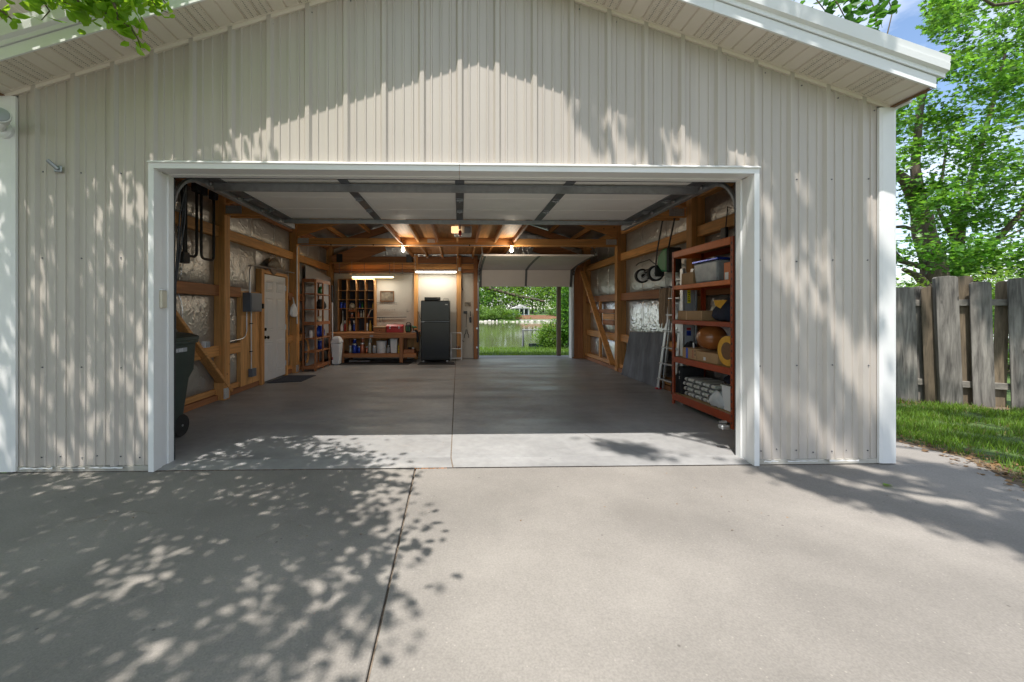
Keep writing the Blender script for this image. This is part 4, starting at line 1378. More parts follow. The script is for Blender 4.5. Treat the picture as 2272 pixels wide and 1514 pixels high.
def cubby():
    t = thing('cubby_shelf', (-2.64, 10.6, .73), 'wooden pigeonhole cubby shelf standing on the workbench', 'shelf')
    x0, x1, z0, z1 = -3.10, -2.19, .728, 2.07
    bx('back_panel', 'cubby_back', t, x0, x1, 10.715, 10.725, z0, z1, 0)
    cols = [x0, -2.885, -2.65, -2.42, x1]
    for i, x in enumerate(cols):
        w = .024 if i in (0, 4) else .018
        bx('divider', 'cubby_wood', t, x - w / 2, x + w / 2, 10.42, 10.714, z0, z1, .002)
    zs = [z0, 1.08, 1.32, 1.54, 1.775, z1]
    for a, b in zip(cols[:-1], cols[1:]):
        for k, z in enumerate(zs):
            zz = z
            if k == 1 and a == cols[0]:
                continue
            bx('shelf', 'cubby_wood', t, a + .0125, b - .0125, 10.425, 10.713, zz, zz + .014, .001)
    bx('shelf', 'cubby_wood', t, cols[1] + .0125, cols[2] - .0125, 10.43, 10.712, 1.235, 1.245, .001)
    return cols


cubby()
YB = 10.50
for nm, l, c, x, z, r, h, m, cap, st in (
    ('spray_bottle', 'red spray bottle at the bottom left of the cubby shelf', 'bottle', -2.94, .745, .035, .27, 'bottle_red', 'white_plastic', 2),
    ('bottle', 'white bottle at the bottom left corner of the cubby shelf', 'bottle', -3.03, .745, .04, .22, 'white_plastic', 'black_plastic', 1),
    ('caulk_tube', 'tall pale tube standing behind the bottles in the left cubby column', 'tube', -3.00, .745, .018, .52, 'can_pale', 'white_plastic', 1),
    ('spray_bottle', 'cream spray bottle in the second bottom cubby', 'bottle', -2.82, .745, .035, .26, 'bottle_cream', 'bottle_orange', 2),
    ('spray_bottle', 'blue spray bottle with white trigger in the second bottom cubby', 'bottle', -2.71, .745, .035, .27, 'blue_bottle', 'white_plastic', 2),
    ('pump_bottle', 'yellow pump bottle in the bottom right cubby', 'bottle', -2.30, .745, .033, .27, 'bottle_yellow', 'bottle_yellow', 1),
    ('bottle', 'thin white bottle beside the yellow pump bottle', 'bottle', -2.38, .745, .024, .2, 'white_plastic', 'white_plastic', 0),
    ('bottle', 'small dark bottle at the right end of the bottom cubby', 'bottle', -2.23, .745, .022, .15, 'cart_green', 'white_plastic', 1),
    ('jar', 'amber jar at the left of the small middle shelf of jars', 'jar', -2.83, 1.25, .03, .06, 'bottle_orange', 'bottle_cream', 0),
    ('jar', 'amber jar in the middle of the small shelf of jars', 'jar', -2.765, 1.25, .03, .06, 'bottle_orange', 'bottle_cream', 0),
    ('jar', 'amber jar at the right of the small middle shelf of jars', 'jar', -2.70, 1.25, .03, .06, 'bottle_orange', 'bottle_cream', 0),
    ('bottle', 'orange bottle in the third column of cubbies', 'bottle', -2.60, 1.095, .026, .17, 'bottle_orange', 'bottle_cream', 1),
    ('bottle', 'grey bottle between the orange and cream ones in the third cubby column', 'bottle', -2.535, 1.095, .024, .17, 'can_pale', 'white_plastic', 1),
    ('bottle', 'cream bottle at the right of the third cubby column', 'bottle', -2.47, 1.095, .024, .18, 'bottle_cream', 'white_plastic', 1),
    ('can', 'red can lying in the right column of cubbies', 'can', -2.35, 1.095, .03, .09, 'bottle_red', 'bottle_red', 0),
    ('bottle', 'small green bottle in the upper third cubby column', 'bottle', -2.50, 1.335, .028, .15, 'green_bottle', 'green_bottle', 1),
    ('bottle', 'teal bottle left of the small green one in the upper cubby', 'bottle', -2.57, 1.335, .026, .14, 'can_blue', 'green_bottle', 1),
    ('bottle', 'yellow bottle at the right edge of the upper cubby row', 'bottle', -2.23, 1.335, .022, .14, 'bottle_yellow', 'bottle_cream', 1),
    ('can', 'left blue can in the upper left cubby', 'can', -3.04, 1.335, .04, .15, 'can_blue', 'blue_bottle', 0),
    ('can', 'right blue can in the upper left cubby', 'can', -2.95, 1.335, .04, .13, 'can_blue', 'blue_bottle', 0),
    ('can', 'copper can in the cubby below the amber jars', 'can', -2.765, 1.095, .035, .10, 'can_copper', 'steel', 0),
):
    MB_bottle(nm, l, c, (x, YB, z), r, h, m, cap, st)
plastic_bag('paper_bundle', 'cream paper bundle in the upper second cubby', 'bundle', (-2.765, 10.52, 1.336), .085, .07, .12, 'bottle_cream', 31, False)
o = MB().tube([(-2.36, 10.47, 1.10), (-2.28, 10.47, 1.29), (-2.23, 10.47, 1.30)], .012, 6).build('bent_tool', 'bottle_cream'); tag(o, 'pale bent tool leaning in the right cubby column', 'tool')


def bench_things():
    t = thing('wooden_chest', (-1.97, 10.1, .728), 'small brown wooden chest on the workbench left of the toolbox', 'chest')
    bx('body', 'shelf_wood', t, -2.12, -1.82, 10.02, 10.24, .728, .84, .006)
    bx('lid', 'cardboard', t, -2.125, -1.815, 10.01, 10.25, .842, .875, .006)
    MB().lathe([(.016, 0), (.016, .008), (.004, .012)], (-1.97, 10.02, .78), 10, 'y').build('emblem', 'frame_brown', t)
    bpy.context.view_layer.update()
    t = thing('toolbox', (-1.6, 10.1, .728), 'bright red metal toolbox on the workbench', 'toolbox')
    bx('body', 'red_paint', t, -1.80, -1.39, 10.00, 10.22, .728, .85, .006)
    MB().prism([(9.995, .853), (10.225, .853), (10.225, .885), (10.16, .925), (10.06, .925), (9.995, .885)], 'x', -1.805, -1.385).build('lid', 'red_paint', t, bevel=.005)
    for x in (-1.71, -1.49):
        bx('latch', 'steel', t, x - .012, x + .012, 9.985, 9.994, .825, .885, .002)
    MB().tube([(-1.68, 10.11, .925), (-1.66, 10.11, .95), (-1.53, 10.11, .95), (-1.51, 10.11, .925)], .008, 6).build('handle', 'steel', t)
    t = thing('battery_charger', (-1.25, 10.1, .728), 'black and green cordless tool charger right of the red toolbox', 'charger')
    bx('body', 'black_plastic', t, -1.345, -1.20, 10.03, 10.2, .728, .93, .025)
    bx('front_panel', 'green_bottle', t, -1.325, -1.29, 10.018, 10.029, .76, .88, .006)
    bx('front_panel', 'green_bottle', t, -1.255, -1.222, 10.018, 10.029, .76, .87, .006)
    MB().tube([(-1.33, 10.1, .93), (-1.30, 10.1, .97), (-1.24, 10.1, .97), (-1.21, 10.1, .93)], .012, 8).build('handle', 'black_plastic', t, smooth=True)
    t = thing('cordless_drill', (-1.12, 10.1, .728), 'green and black cordless drill at the right end of the workbench', 'drill')
    MB().tube([(-1.185, 10.08, .87), (-1.10, 10.08, .86), (-1.06, 10.08, .85)], [.03, .028, .014], 10).build('body', 'green_bottle', t, smooth=True)
    MB().bar((-1.15, 10.08, .85), (-1.14, 10.08, .76), .035, .03, up=(0, 1, 0)).build('grip', 'black_plastic', t, bevel=.006)
    bx('battery', 'grey_plastic', t, -1.19, -1.07, 10.04, 10.12, .728, .765, .008)
    MB().tube([(-1.08, 9.93, .80), (-1.03, 9.9, .74), (-1.02, 9.89, .60), (-1.025, 9.9, .50)], .03, 8).build('strap', 'black_cloth', t, smooth=True)
    t = thing('picture_frame', (-1.91, 10.7, 1.5), 'brown framed picture hanging on the pegboard', 'picture')
    for a in ((-2.09, -2.065, 1.505, 1.785), (-1.755, -1.73, 1.505, 1.785), (-2.064, -1.756, 1.505, 1.53), (-2.064, -1.756, 1.76, 1.785)):
        bx('frame_rail', 'frame_brown', t, a[0], a[1], 10.715, 10.742, a[2], a[3], .003)
    pic = bx('painting', 'print_dark', t, -2.066, -1.754, 10.728, 10.738, 1.528, 1.762, 0)
    m = mat('picture_paint', (0.10, 0.08, 0.06), 0.5, var=0.6, scale=7, col2=(0.36, 0.30, 0.22))
    pic.data.materials[0] = m
    t = thing('wire_rack', (-1.9, 10.68, 1.42), 'black wire basket on the pegboard under the framed picture', 'rack')
    for z in (1.43, 1.48):
        MB().tube([(-2.16, 10.735, z), (-2.16, 10.65, z), (-1.64, 10.65, z), (-1.64, 10.735, z)], .004, 6).build('wire', 'wire_black', t)
    for i in range(9):
        x = -2.14 + i * .061
        MB().tube([(x, 10.65, 1.43), (x, 10.65, 1.48)], .003, 5).build('wire', 'wire_black', t)
    t = thing('tool_rail', (-1.8, 10.7, 1.08), 'thin dark tool rail with hooks low on the pegboard', 'rail')
    MB().tube([(-2.2, 10.72, 1.09), (-1.40, 10.72, 1.10)], .010, 6).build('rod', 'wire_black', t)
    for x in (-2.1, -2.02, -1.98):
        MB().tube([(x, 10.71, 1.09), (x - .01, 10.70, 1.0), (x + .015, 10.70, .95), (x + .03, 10.70, 1.0)], .004, 6).build('hook', 'wire_black', t)
    t = thing('hook_strip', (-1.9, 10.72, 1.3), 'row of small hooks on the pegboard below the wire basket', 'hooks')
    for i in range(9):
        x = -2.08 + i * .045
        MB().tube([(x, 10.74, 1.315), (x, 10.715, 1.31), (x + .012, 10.71, 1.29 - .012 * (i % 3))], .003, 5).build('hook', 'wire_black', t)
    o = MB().tube([(-1.39, 10.735, 1.30), (-1.39, 10.72, 1.22), (-1.37, 10.72, 1.25), (-1.30, 10.72, 1.26)], .004, 6).build('pegboard_hook', 'wire_black'); tag(o, 'single bent hook on the pegboard left of the refrigerator', 'hook')


bench_things()


def under_bench():
    for i, (x, r, h, m, l) in enumerate((
        (-2.70, .045, .18, 'can_pale', 'pale can at the left under the workbench'),
        (-2.59, .065, .24, 'can_blue', 'large blue paint can under the left part of the workbench'),
        (-2.49, .05, .17, 'can_blue', 'smaller blue can in front under the workbench'),
        (-2.40, .055, .26, 'can_copper', 'tall copper can under the workbench'),
        (-2.30, .04, .16, 'can_copper', 'short copper can under the workbench'),
        (-2.22, .04, .25, 'can_pale', 'tall pale striped can left of the white bucket'))):
        MB_bottle('paint_can', l, 'can', (x, 10.12 - .05 * (i % 2), .223), r, h, m, 'steel', 0)
    for (x, z, m, l) in ((-2.60, .463, 'can_blue', 'blue can stacked on the large blue paint can'), (-2.40, .483, 'can_copper', 'copper can stacked on the tall copper can'), (-2.22, .473, 'can_pale', 'pale can stacked left of the white bucket')):
        MB_bottle('paint_can', l, 'can', (x, 10.12, z), .042, .11, m, 'steel', 0)
    t = thing('bucket', (-1.94, 10.12, .223), 'white plastic bucket with wire handle under the workbench', 'bucket')
    MB().lathe([(.105, 0), (.118, .2), (.126, .202), (.126, .22), (.12, .222), (.12, .25), (.126, .252), (.126, .275)], (-1.94, 10.12, .223), 20).build('body', 'white_plastic', t, smooth=True)
    MB().lathe([(.13, .276), (.13, .295), (.11, .30)], (-1.94, 10.12, .223), 20).build('lid', 'white_plastic', t, smooth=True)
    MB().tube([(-1.815, 10.1, .46), (-1.84, 10.01, .36), (-1.94, 9.98, .30), (-2.04, 10.01, .36)], .004, 6).build('handle', 'steel', t)
    MB_bottle('tub', 'small white tub left of the white bucket under the bench', 'tub', (-2.11, 10.1, .223), .05, .18, 'grey_plastic', 'white_plastic', 0)
    MB_bottle('jug', 'small pale jug right of the white bucket under the bench', 'jug', (-1.77, 10.1, .223), .045, .19, 'grey_plastic', 'white_plastic', 1)
    t = thing('storage_bin', (-1.62, 10.1, .223), 'tall white plastic bin under the right part of the workbench', 'bin')
    rg = lambda z, s: [(-1.62 + i * .085 * s, 10.1 + j * .11 * s, z) for i, j in ((-1, -1), (1, -1), (1, 1), (-1, 1))]
    MB().loft([rg(.225, .85), rg(.55, 1)]).build('body', 'white_plastic', t, bevel=.012, seg=2)
    MB().loft([rg(.552, 1.07), rg(.58, 1.07)]).build('rim', 'white_plastic', t, bevel=.008)
    o = BX(-1.80, -1.71, 10.15, 10.4, .223, .56).build('tool_case', 'black_plastic', bevel=.015); tag(o, 'black case behind the pale jug under the workbench', 'case')
    for k in range(3):
        MB_bottle('small_jar', ('lowest', 'middle', 'topmost')[k] + ' of three small yellow jars stacked at the right bench leg', 'jar', (-1.505, 10.05, .223 + k * .068), .026, .066, 'bottle_yellow', 'frame_brown', 0)
    t = thing('wooden_tray', (-1.25, 10.1, .223), 'brown wooden tray with hand tools at the right end under the bench', 'tray')
    bx('tray', 'shelf_wood', t, -1.38, -1.12, 10.0, 10.3, .224, .31, .005)
    for i in range(3):
        MB().lathe([(.035, 0), (.04, .02), (.03, .05)], (-1.33 + i * .085, 10.1, .311), 10).build('tool_head', ('frame_brown', 'black_plastic', 'steel')[i], t)
    plastic_bag('cloth_bundle', 'dark grey bundle under the left end of the workbench', 'cloth', (-2.98, 10.2, .223), .09, .12, .25, 'mat_blue', 33, False)
    o = MB().tube([(-2.7, 10.0, .03), (-2.2, 10.02, .03)], .018, 8).build('pipe', 'alu'); tag(o, 'metal pipe lying on the floor under the workbench', 'pipe')


under_bench()


def fridge():
    t = thing('refrigerator', (-.6, 10.3, 0), 'black two-door refrigerator against the back pegboard', 'refrigerator')
    x0, x1 = -.95, -.245
    bx('cabinet', 'black_gloss', t, x0, x1, 10.03, 10.66, .03, 1.515, .008)
    bx('freezer_door', 'black_gloss', t, x0, x1, 9.955, 10.025, 1.005, 1.51, .014)
    bx('lower_door', 'black_gloss', t, x0, x1, 9.955, 10.025, .05, .995, .014)
    bx('door_trim', 'galv', t, x0 + .01, x1 - .01, 9.958, 10.02, .996, 1.004, .001)
    bx('handle', 'steel', t, x0 + .0, x0 + .085, 9.94, 9.956, .985, 1.0, .004)
    bx('badge', 'white_plastic', t, x1 - .115, x1 - .05, 9.9515, 9.9545, 1.405, 1.43, .001)
    MB().lathe([(.008, 0), (.008, .01)], (-.62, 9.955, 1.06), 8, 'y').build('lock', 'frame_brown', t)
    for x in (x0 + .06, x1 - .06):
        MB().lathe([(.022, 0), (.022, .03)], (x, 9.99, .0125), 10).build('foot', 'white_plastic', t)
    t = thing('cassette_deck', (-.66, 10.1, 1.516), 'black stereo deck on top of the refrigerator', 'stereo')
    bx('case', 'black_gloss', t, -.87, -.48, 10.02, 10.3, 1.518, 1.60, .006)
    bx('front_panel', 'black_plastic', t, -.86, -.49, 10.012, 10.019, 1.525, 1.595, .002)
    bx('display', 'grey_plastic', t, -.56, -.50, 10.0105, 10.0118, 1.57, 1.58, 0)
    o = MB().tube([(-.40, 10.1, 1.52), (-.40, 10.1, 1.56), (-.28, 10.1, 1.56), (-.28, 10.1, 1.52)], .008, 6).build('wire_stand', 'dark_steel'); tag(o, 'small dark wire stand on the refrigerator right of the stereo', 'stand')
    o = MB().tube([(-1.09, 10.66, 1.25), (-1.06, 10.7, 1.1), (-.99, 10.7, 1.0), (-.96, 10.65, .9)], .006, 6).build('power_cord', 'wire_black'); tag(o, 'thin black power cord looping left of the refrigerator', 'cord')


fridge()


def step_stool():
    t = thing('step_stool', (-.09, 10.35, 0), 'folded white metal step stool right of the refrigerator', 'step stool')
    for x in (-.225, .045):
        MB().tube([(x, 10.30, .01), (x, 10.38, .70)], .011, 8).build('rail', 'white_plastic', t, smooth=True)
        MB().tube([(x + .01, 10.52, .01), (x + .01, 10.40, .66)], .010, 8).build('rear_rail', 'white_plastic', t, smooth=True)
    MB().tube([(-.225, 10.38, .70), (.045, 10.38, .70)], .011, 8).build('top_bar', 'white_plastic', t)
    for z in (.05, .29):
        bx('step', 'white_plastic', t, -.215, .035, 10.28, 10.42, z, z + .02, .004)
    plastic_bag('cloth_bundle', 'small dark cloth on the step of the white stool', 'cloth', (-.05, 10.35, .312), .05, .05, .06, 'frame_brown', 41, False)


step_stool()


def pegboard_tools():
    y = 10.735
    t = thing('notice_card', (.21, y, 1.4), 'small photo card on the narrow pegboard beside the back door', 'card')
    bx('card', 'picture_paint', t, .13, .29, y - .004, y, 1.38, 1.49, 0)
    t = thing('grass_shears', (.17, y, 1.1), 'black long-handled tool hanging on the narrow pegboard', 'tool')
    bx('head', 'black_plastic', t, .10, .20, y - .03, y - .005, 1.19, 1.26, .008)
    MB().tube([(.18, y - .015, 1.2), (.17, y - .015, .83)], .006, 6).build('shaft', 'black_plastic', t)
    t = thing('spatula', (.28, y, 1.1), 'black brush with wide end hanging right on the narrow pegboard', 'brush')
    MB().tube([(.28, y - .015, 1.25), (.285, y - .015, 1.12)], .012, 8).build('handle', 'black_plastic', t)
    bx('head', 'black_plastic', t, .255, .31, y - .035, y - .005, .95, 1.1, .01)
    t = thing('pliers', (.18, y, .65), 'black pliers with open jaws low on the narrow pegboard', 'pliers')
    for s in (-1, 1):
        MB().tube([(.18 + s * .012, y - .012, .77), (.18 + s * .02, y - .012, .68), (.18 + s * .06, y - .012, .62), (.18 + s * .055, y - .012, .55)], .009, 6).build('arm', 'black_plastic', t)
    t = thing('sickle', (.07, y, 1.8), 'curved black sickle hook on the post left of the narrow pegboard', 'sickle')
    MB().tube([(.05, y - .03, 2.1), (.055, y - .03, 1.9), (.075, y - .03, 1.82), (.10, y - .03, 1.80)], [.006, .008, .012, .006], 6).build('blade', 'black_plastic', t)
    t = thing('hand_hook', (.07, y, .5), 'small black hook low on the post left of the narrow pegboard', 'hook')
    MB().tube([(.05, y - .03, .62), (.06, y - .03, .5), (.09, y - .03, .45), (.12, y - .03, .46)], .008, 6).build('hook', 'black_plastic', t)


pegboard_tools()


def lights():
    def tube_light(label, x0, x1, y, z, m, energy):
        t = thing('shop_light', ((x0 + x1) / 2, y, z), label, 'light')
        MB().prism([(y - .05, z + .02), (y - .025, z + .06), (y + .025, z + .06), (y + .05, z + .02), (y + .045, z + .018), (y - .045, z + .018)], 'x', x0 - .03, x1 + .03).build('reflector', 'white_plastic', t)
        MB().tube([(x0, y, z), (x1, y, z)], .017, 10).build('tube', m, t, smooth=True)
        for x in (x0 - .02, x1 + .02):
            bx('end_cap', 'white_plastic', t, x - .01, x + .01, y - .03, y + .03, z - .02, z + .02, .003)
            MB().tube([(x, y, z + .06), (x, y, z + .4)], .003, 5).build('chain', 'steel', t)
        ld = bpy.data.lights.new('tube_glow', 'AREA'); ld.shape = 'RECTANGLE'; ld.size = x1 - x0; ld.size_y = .04; ld.energy = energy
        ld.color = (1, .95, .84)
        lo = bpy.data.objects.new('tube_glow', ld); COL.objects.link(lo); lo.parent = t
        lo.location = Vector(((x0 + x1) / 2, y, z - .03)) - t.location
    tube_light('bright white fluorescent tube light above the refrigerator', -1.12, -.10, 10.42, 2.255, 'tube_on', 9)
    tube_light('dim yellow fluorescent tube light above the workbench', -2.73, -1.70, 10.42, 2.12, 'tube_warm', 7)
    for x, l in ((-1.15, 'lit bare bulb on the tie beam left of the loft'), (1.06, 'lit bare bulb on the tie beam right of the loft')):
        t = thing('bare_bulb', (x, 8.28, 2.58), l, 'light bulb')
        MB().lathe([(.05, 0), (.05, -.012), (.025, -.02), (.02, -.04)], (x, 8.27, 2.60), 14).build('holder', 'white_plastic', t, smooth=True)
        MB().lathe([(.014, -.0401), (.02, -.055), (.034, -.085), (.036, -.105), (.024, -.13), (.004, -.138)], (x, 8.27, 2.60), 14).build('bulb', 'bulb_on', t, smooth=True)
        ld = bpy.data.lights.new('bulb_glow', 'POINT'); ld.energy = 10; ld.color = (1, .88, .70); ld.shadow_soft_size = .04
        lo = bpy.data.objects.new('bulb_glow', ld); COL.objects.link(lo); lo.parent = t; lo.location = (0, -.03, -.19)
    t = thing('conduit_run', (0, 8.25, 2.6), 'thin metal conduit running along the tie beam and down the left post', 'conduit')
    MB().tube([(-3.28, 8.27, 1.0), (-3.28, 8.27, 2.52), (-3.25, 8.27, 2.575), (-3.18, 8.27, 2.597), (-1.2, 8.27, 2.60)], .010, 8).build('pipe', 'conduit', t, smooth=True)
    MB().tube([(-1.1, 8.27, 2.60), (1.0, 8.27, 2.60)], .010, 8).build('pipe', 'conduit', t, smooth=True)
    for x in (-2.6, -1.75, .2):
        bx('clip', 'black_plastic', t, x - .012, x + .012, 8.255, 8.285, 2.585, 2.612, .002)
    MB().tube([(-1.15, 8.27, 2.61), (-1.30, 6.3, 2.70)], .007, 6).build('cable', 'conduit', t)
    for x, l in ((-3.08, 'black speaker at the left end of the high back ledge'), (-1.30, 'black speaker at the right end of the high back ledge')):
        t = thing('speaker', (x, 10.55, 2.5), l, 'speaker')
        bx('cabinet', 'black_plastic', t, x - .075, x + .075, 10.46, 10.66, 2.502, 2.72, .006)
        MB().lathe([(.05, 0), (.045, .006), (.02, .012), (.0, .004)], (x, 10.46, 2.57), 16, 'y', cap=False).build('cone', 'black_cloth', t)
    t = thing('drop_cord', (.0, 10.5, 2.2), 'orange drop cord with white outlet box hanging by the back post', 'cord')
    MB().tube([(.0, 10.55, 2.70), (.005, 10.58, 2.40)], .010, 8).build('cable', 'cord_orange', t)
    bx('outlet', 'white_plastic', t, -.04, .04, 10.56, 10.60, 2.30, 2.395, .006)
    t = thing('ceiling_rod', (-2.2, 10.4, 2.25), 'dark hanging rod with drop hooks above the workbench', 'rod')
    MB().tube([(-3.05, 10.35, 2.26), (-2.4, 10.35, 2.265), (-1.4, 10.35, 2.25)], .009, 6).build('rod', 'dark_steel', t)
    for x in (-3.05, -2.42, -1.78, -1.46):
        MB().tube([(x, 10.35, 2.48), (x, 10.35, 2.20)], .007, 6).build('hanger', 'dark_steel', t)


lights()
# ================================================================== right wall
def rack():
    t = thing('steel_rack', (3.12, 4.85, 0), 'orange-red steel storage rack against the right wall by the opening', 'rack')
    x0, x1, y0, y1 = 2.90, 3.34, 4.23, 5.47
    H = 2.06
    for x, sx in ((x0, 1), (x1, -1)):
        for y, sy in ((y0, 1), (y1, -1)):
            m = MB()
            m.prism([(x, y), (x + sx * .045, y), (x + sx * .045, y + sy * .003), (x + sx * .003, y + sy * .003), (x + sx * .003, y + sy * .045), (x, y + sy * .045)], 'z', 0, H)
            u = m.build('upright', 'rack_red', t)
            slot = MB()
            for k in range(26):
                z = .05 + k * .077
                if sx > 0:
                    slot.box(x - .0012, x - .0002, *sorted((y + sy * .016, y + sy * .030)), z, z + .028)
                slot.box(*sorted((x + sx * .016, x + sx * .030)), y - sy * .0012 - .0003, y - sy * .0002 + .0003, z, z + .028)
            s_ = slot.build('slots', 'print_dark', u); s_['kind'] = 'stuff'
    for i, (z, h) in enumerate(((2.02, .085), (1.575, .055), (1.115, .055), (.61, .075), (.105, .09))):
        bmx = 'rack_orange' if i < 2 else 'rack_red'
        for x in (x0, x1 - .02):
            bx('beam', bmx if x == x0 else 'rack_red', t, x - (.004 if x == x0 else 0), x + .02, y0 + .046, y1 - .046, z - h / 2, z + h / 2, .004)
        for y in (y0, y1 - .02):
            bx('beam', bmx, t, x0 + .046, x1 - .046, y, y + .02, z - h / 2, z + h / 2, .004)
        bx('shelf_board', 'particle', t, x0 + .021, x1 - .021, y0 + .021, y1 - .021, z + h / 2 - .016, z + h / 2 - .001, .002)
    zz = {1: 1.6025, 2: 1.1425, 3: .6475, 4: .15}
    # second shelf from the top
    t = thing('plastic_tote', (3.1, 4.75, zz[1]), 'clear plastic tote with blue lid on the upper rack shelf', 'tote')
    rg = lambda z, s: [(3.10 + i * .16 * s, 4.80 + j * .24 * s, z) for i, j in ((-1, -1), (1, -1), (1, 1), (-1, 1))]
    MB().loft([rg(1.604, .9), rg(1.85, 1)]).build('tub', 'tote', t, bevel=.02, seg=2)
    MB().loft([rg(1.852, 1.05), rg(1.88, 1.05)]).build('lid', 'can_blue', t, bevel=.006)
    MB().loft([rg(1.615, .78), rg(1.78, .8)]).build('contents', 'bottle_cream', t, bevel=.03)
    t = thing('cardboard_box', (3.08, 5.2, zz[1]), 'open cardboard box with pale tape left of the clear tote', 'box')
    bx('carton', 'cardboard', t, 2.97, 3.25, 5.10, 5.36, 1.604, 1.76, .003)
    bx('tape', 'cardboard_light', t, 3.05, 3.10, 5.0985, 5.0995, 1.606, 1.80, 0)
    MB().add([(2.97, 5.10, 1.762), (3.25, 5.10, 1.762), (3.24, 5.06, 1.83), (2.98, 5.06, 1.83)], [(0, 1, 2, 3)]).build('flap', 'cardboard', t)
    MB().tube([(3.22 - .09 * math.sin(a), 5.098, 1.70 - .05 * math.cos(a)) for a in np.linspace(-1, 1.2, 7)], .005, 5).build('printed_arrow', 'print_dark', t)
    MB().lathe([(.016, 0), (.016, .001)], (3.02, 5.0985, 1.675), 10, 'y').build('printed_mark', 'print_dark', t)
    t = thing('red_case', (2.99, 4.40, zz[1]), 'red and white carton at the near end of the upper rack shelf', 'box')
    bx('carton', 'rack_orange', t, 2.95, 3.2, 4.29, 4.46, 1.604, 1.80, .004)
    bx('label', 'white_plastic', t, 2.9485, 2.9495, 4.38, 4.44, 1.61, 1.69, 0)
    o = BX(3.0, 3.2, 5.37, 5.42, 1.604, 1.70).build('book', 'bottle_red', bevel=.004); tag(o, 'thin red book at the far end of the upper rack shelf', 'book')
    # third shelf
    t = thing('cardboard_box', (3.05, 5.2, zz[2]), 'long low cardboard box on the middle rack shelf', 'box')
    bx('carton', 'cardboard', t, 2.94, 3.25, 4.86, 5.40, 1.144, 1.265, .003)
    bx('seam', 'cardboard_light', t, 2.9385, 2.9395, 5.18, 5.20, 1.145, 1.262, 0)
    MB_bottle('jug', 'cream jug with stacked rings at the back of the middle rack shelf', 'jug', (3.2, 4.98, zz[2]), .065, .25, 'bottle_cream', 'bottle_cream', 1)
    plastic_bag('duffel_bag', 'navy bag with gold panel on the middle rack shelf', 'bag', (3.08, 4.52, zz[2]), .15, .22, .27, 'navy_cloth', 51, False)
    bg = bpy.data.objects['duffel_bag']
    MB().add([(2.962, 4.42, 1.385), (2.925, 4.60, 1.385), (2.915, 4.56, 1.325), (2.918, 4.47, 1.29)], [(0, 1, 2, 3)]).build('gold_panel', 'gold_cloth', bg)
    # fourth shelf
    t = thing('exercise_ball', (3.08, 4.93, .85), 'glossy brown exercise ball on the boxes of the rack', 'ball')
    m = MB(); m.lathe([(max(.002, .168 * math.sin(a)), .155 * (1 - math.cos(a))) for a in np.linspace(0, math.pi, 18)], (3.09, 4.90, .783), 28, cap=False)
    m.build('shell', 'ball', t, smooth=True)
    for k in range(5):
        a = .75 + k * .35
        rr = .168 * math.sin(a) + .0006
        zc = .783 + .155 * (1 - math.cos(a))
        MB().tube([(3.09 + rr * math.cos(q), 4.90 + rr * math.sin(q), zc) for q in np.linspace(0, 2 * math.pi, 29)], .0022, 5, False).build('ridge', 'ball', t, smooth=True)
    MB().tube([(2.925, 5.0, .80), (2.94, 5.03, .86)], .008, 6).build('valve_cord', 'white_plastic', t)
    t = thing('cardboard_box', (3.05, 5.2, zz[3]), 'printed cardboard box with blue tape under the exercise ball', 'box')
    bx('carton', 'cardboard', t, 2.95, 3.25, 4.99, 5.30, .649, .785, .003)
    bx('tape', 'tape_blue', t, 2.9482, 2.9494, 5.17, 5.215, .65, .784, 0)
    for k in range(6):
        bx('printed_mark', 'print_red', t, 2.9486, 2.9494, 5.045 + .004 * (k % 2), 5.078 - .003 * (k % 3), .672 + k * .017, .682 + k * .017, 0)
    for z in (.745, .70):
        bx('printed_mark', 'print_dark', t, 2.9486, 2.9494, 5.005, 5.02, z, z + .025, 0)
    t = thing('cardboard_box', (3.05, 4.8, zz[3]), 'plain cardboard box with white label near the front of the rack', 'box')
    bx('carton', 'cardboard', t, 2.955, 3.25, 4.58, 4.985, .649, .765, .003)
    bx('label', 'white_plastic', t, 2.9532, 2.9544, 4.80, 4.845, .665, .705, 0)
    t = thing('hand_reel', (3.0, 4.38, zz[3]), 'yellow round reel standing at the near end of the rack', 'reel')
    MB().lathe([(.10, -.03), (.165, -.03), (.17, -.02), (.125, 0), (.17, .02), (.165, .03), (.10, .03)], (2.99, 4.42, .818), 26, 'x').build('spool', 'yellow', t, smooth=True)
    MB().lathe([(.055, -.032), (.098, -.032), (.098, .032), (.055, .032)], (2.99, 4.42, .818), 20, 'x').build('hub', 'frame_brown', t)
    plastic_bag('tool_bag', 'black tool bag at the far end of the rack shelf', 'bag', (3.1, 5.37, zz[3]), .10, .055, .20, 'black_cloth', 52, False)
    # bottom shelf
    t0 = None
    cz = .151
    for k in range(4):
        t = thing('seat_cushion', (3.12, 4.93, cz + k * .062), ('lowest', 'second lowest', 'second highest', 'topmost')[k] + ' striped grey cushion in the stack on the bottom rack shelf', 'cushion', 'striped cushions stacked on the rack')
        z0 = cz + k * .062; dy = .02 * ((k * 7) % 3 - 1)
        n = 16
        y0_, y1_ = 4.66 + dy, 5.30 + dy
        for i in range(n):
            a, b = y0_ + (y1_ - y0_) * i / n, y0_ + (y1_ - y0_) * (i + 1) / n
            m = MB(); m.prism([(2.975, z0 + .008), (2.962, z0 + .03), (2.975, z0 + .053), (3.27, z0 + .056), (3.28, z0 + .03), (3.27, z0 + .005)], 'y', a, b - .001)
            m.build('stripe', 'cloth_light' if i % 2 else ('stripe_dark' if i % 4 else 'can_pale'), t, bevel=.006)
    plastic_bag('clear_bag', 'crumpled clear plastic bag in front of the striped cushions', 'bag', (2.985, 4.60, .151), .06, .13, .19, 'bag_clear', 53, False)
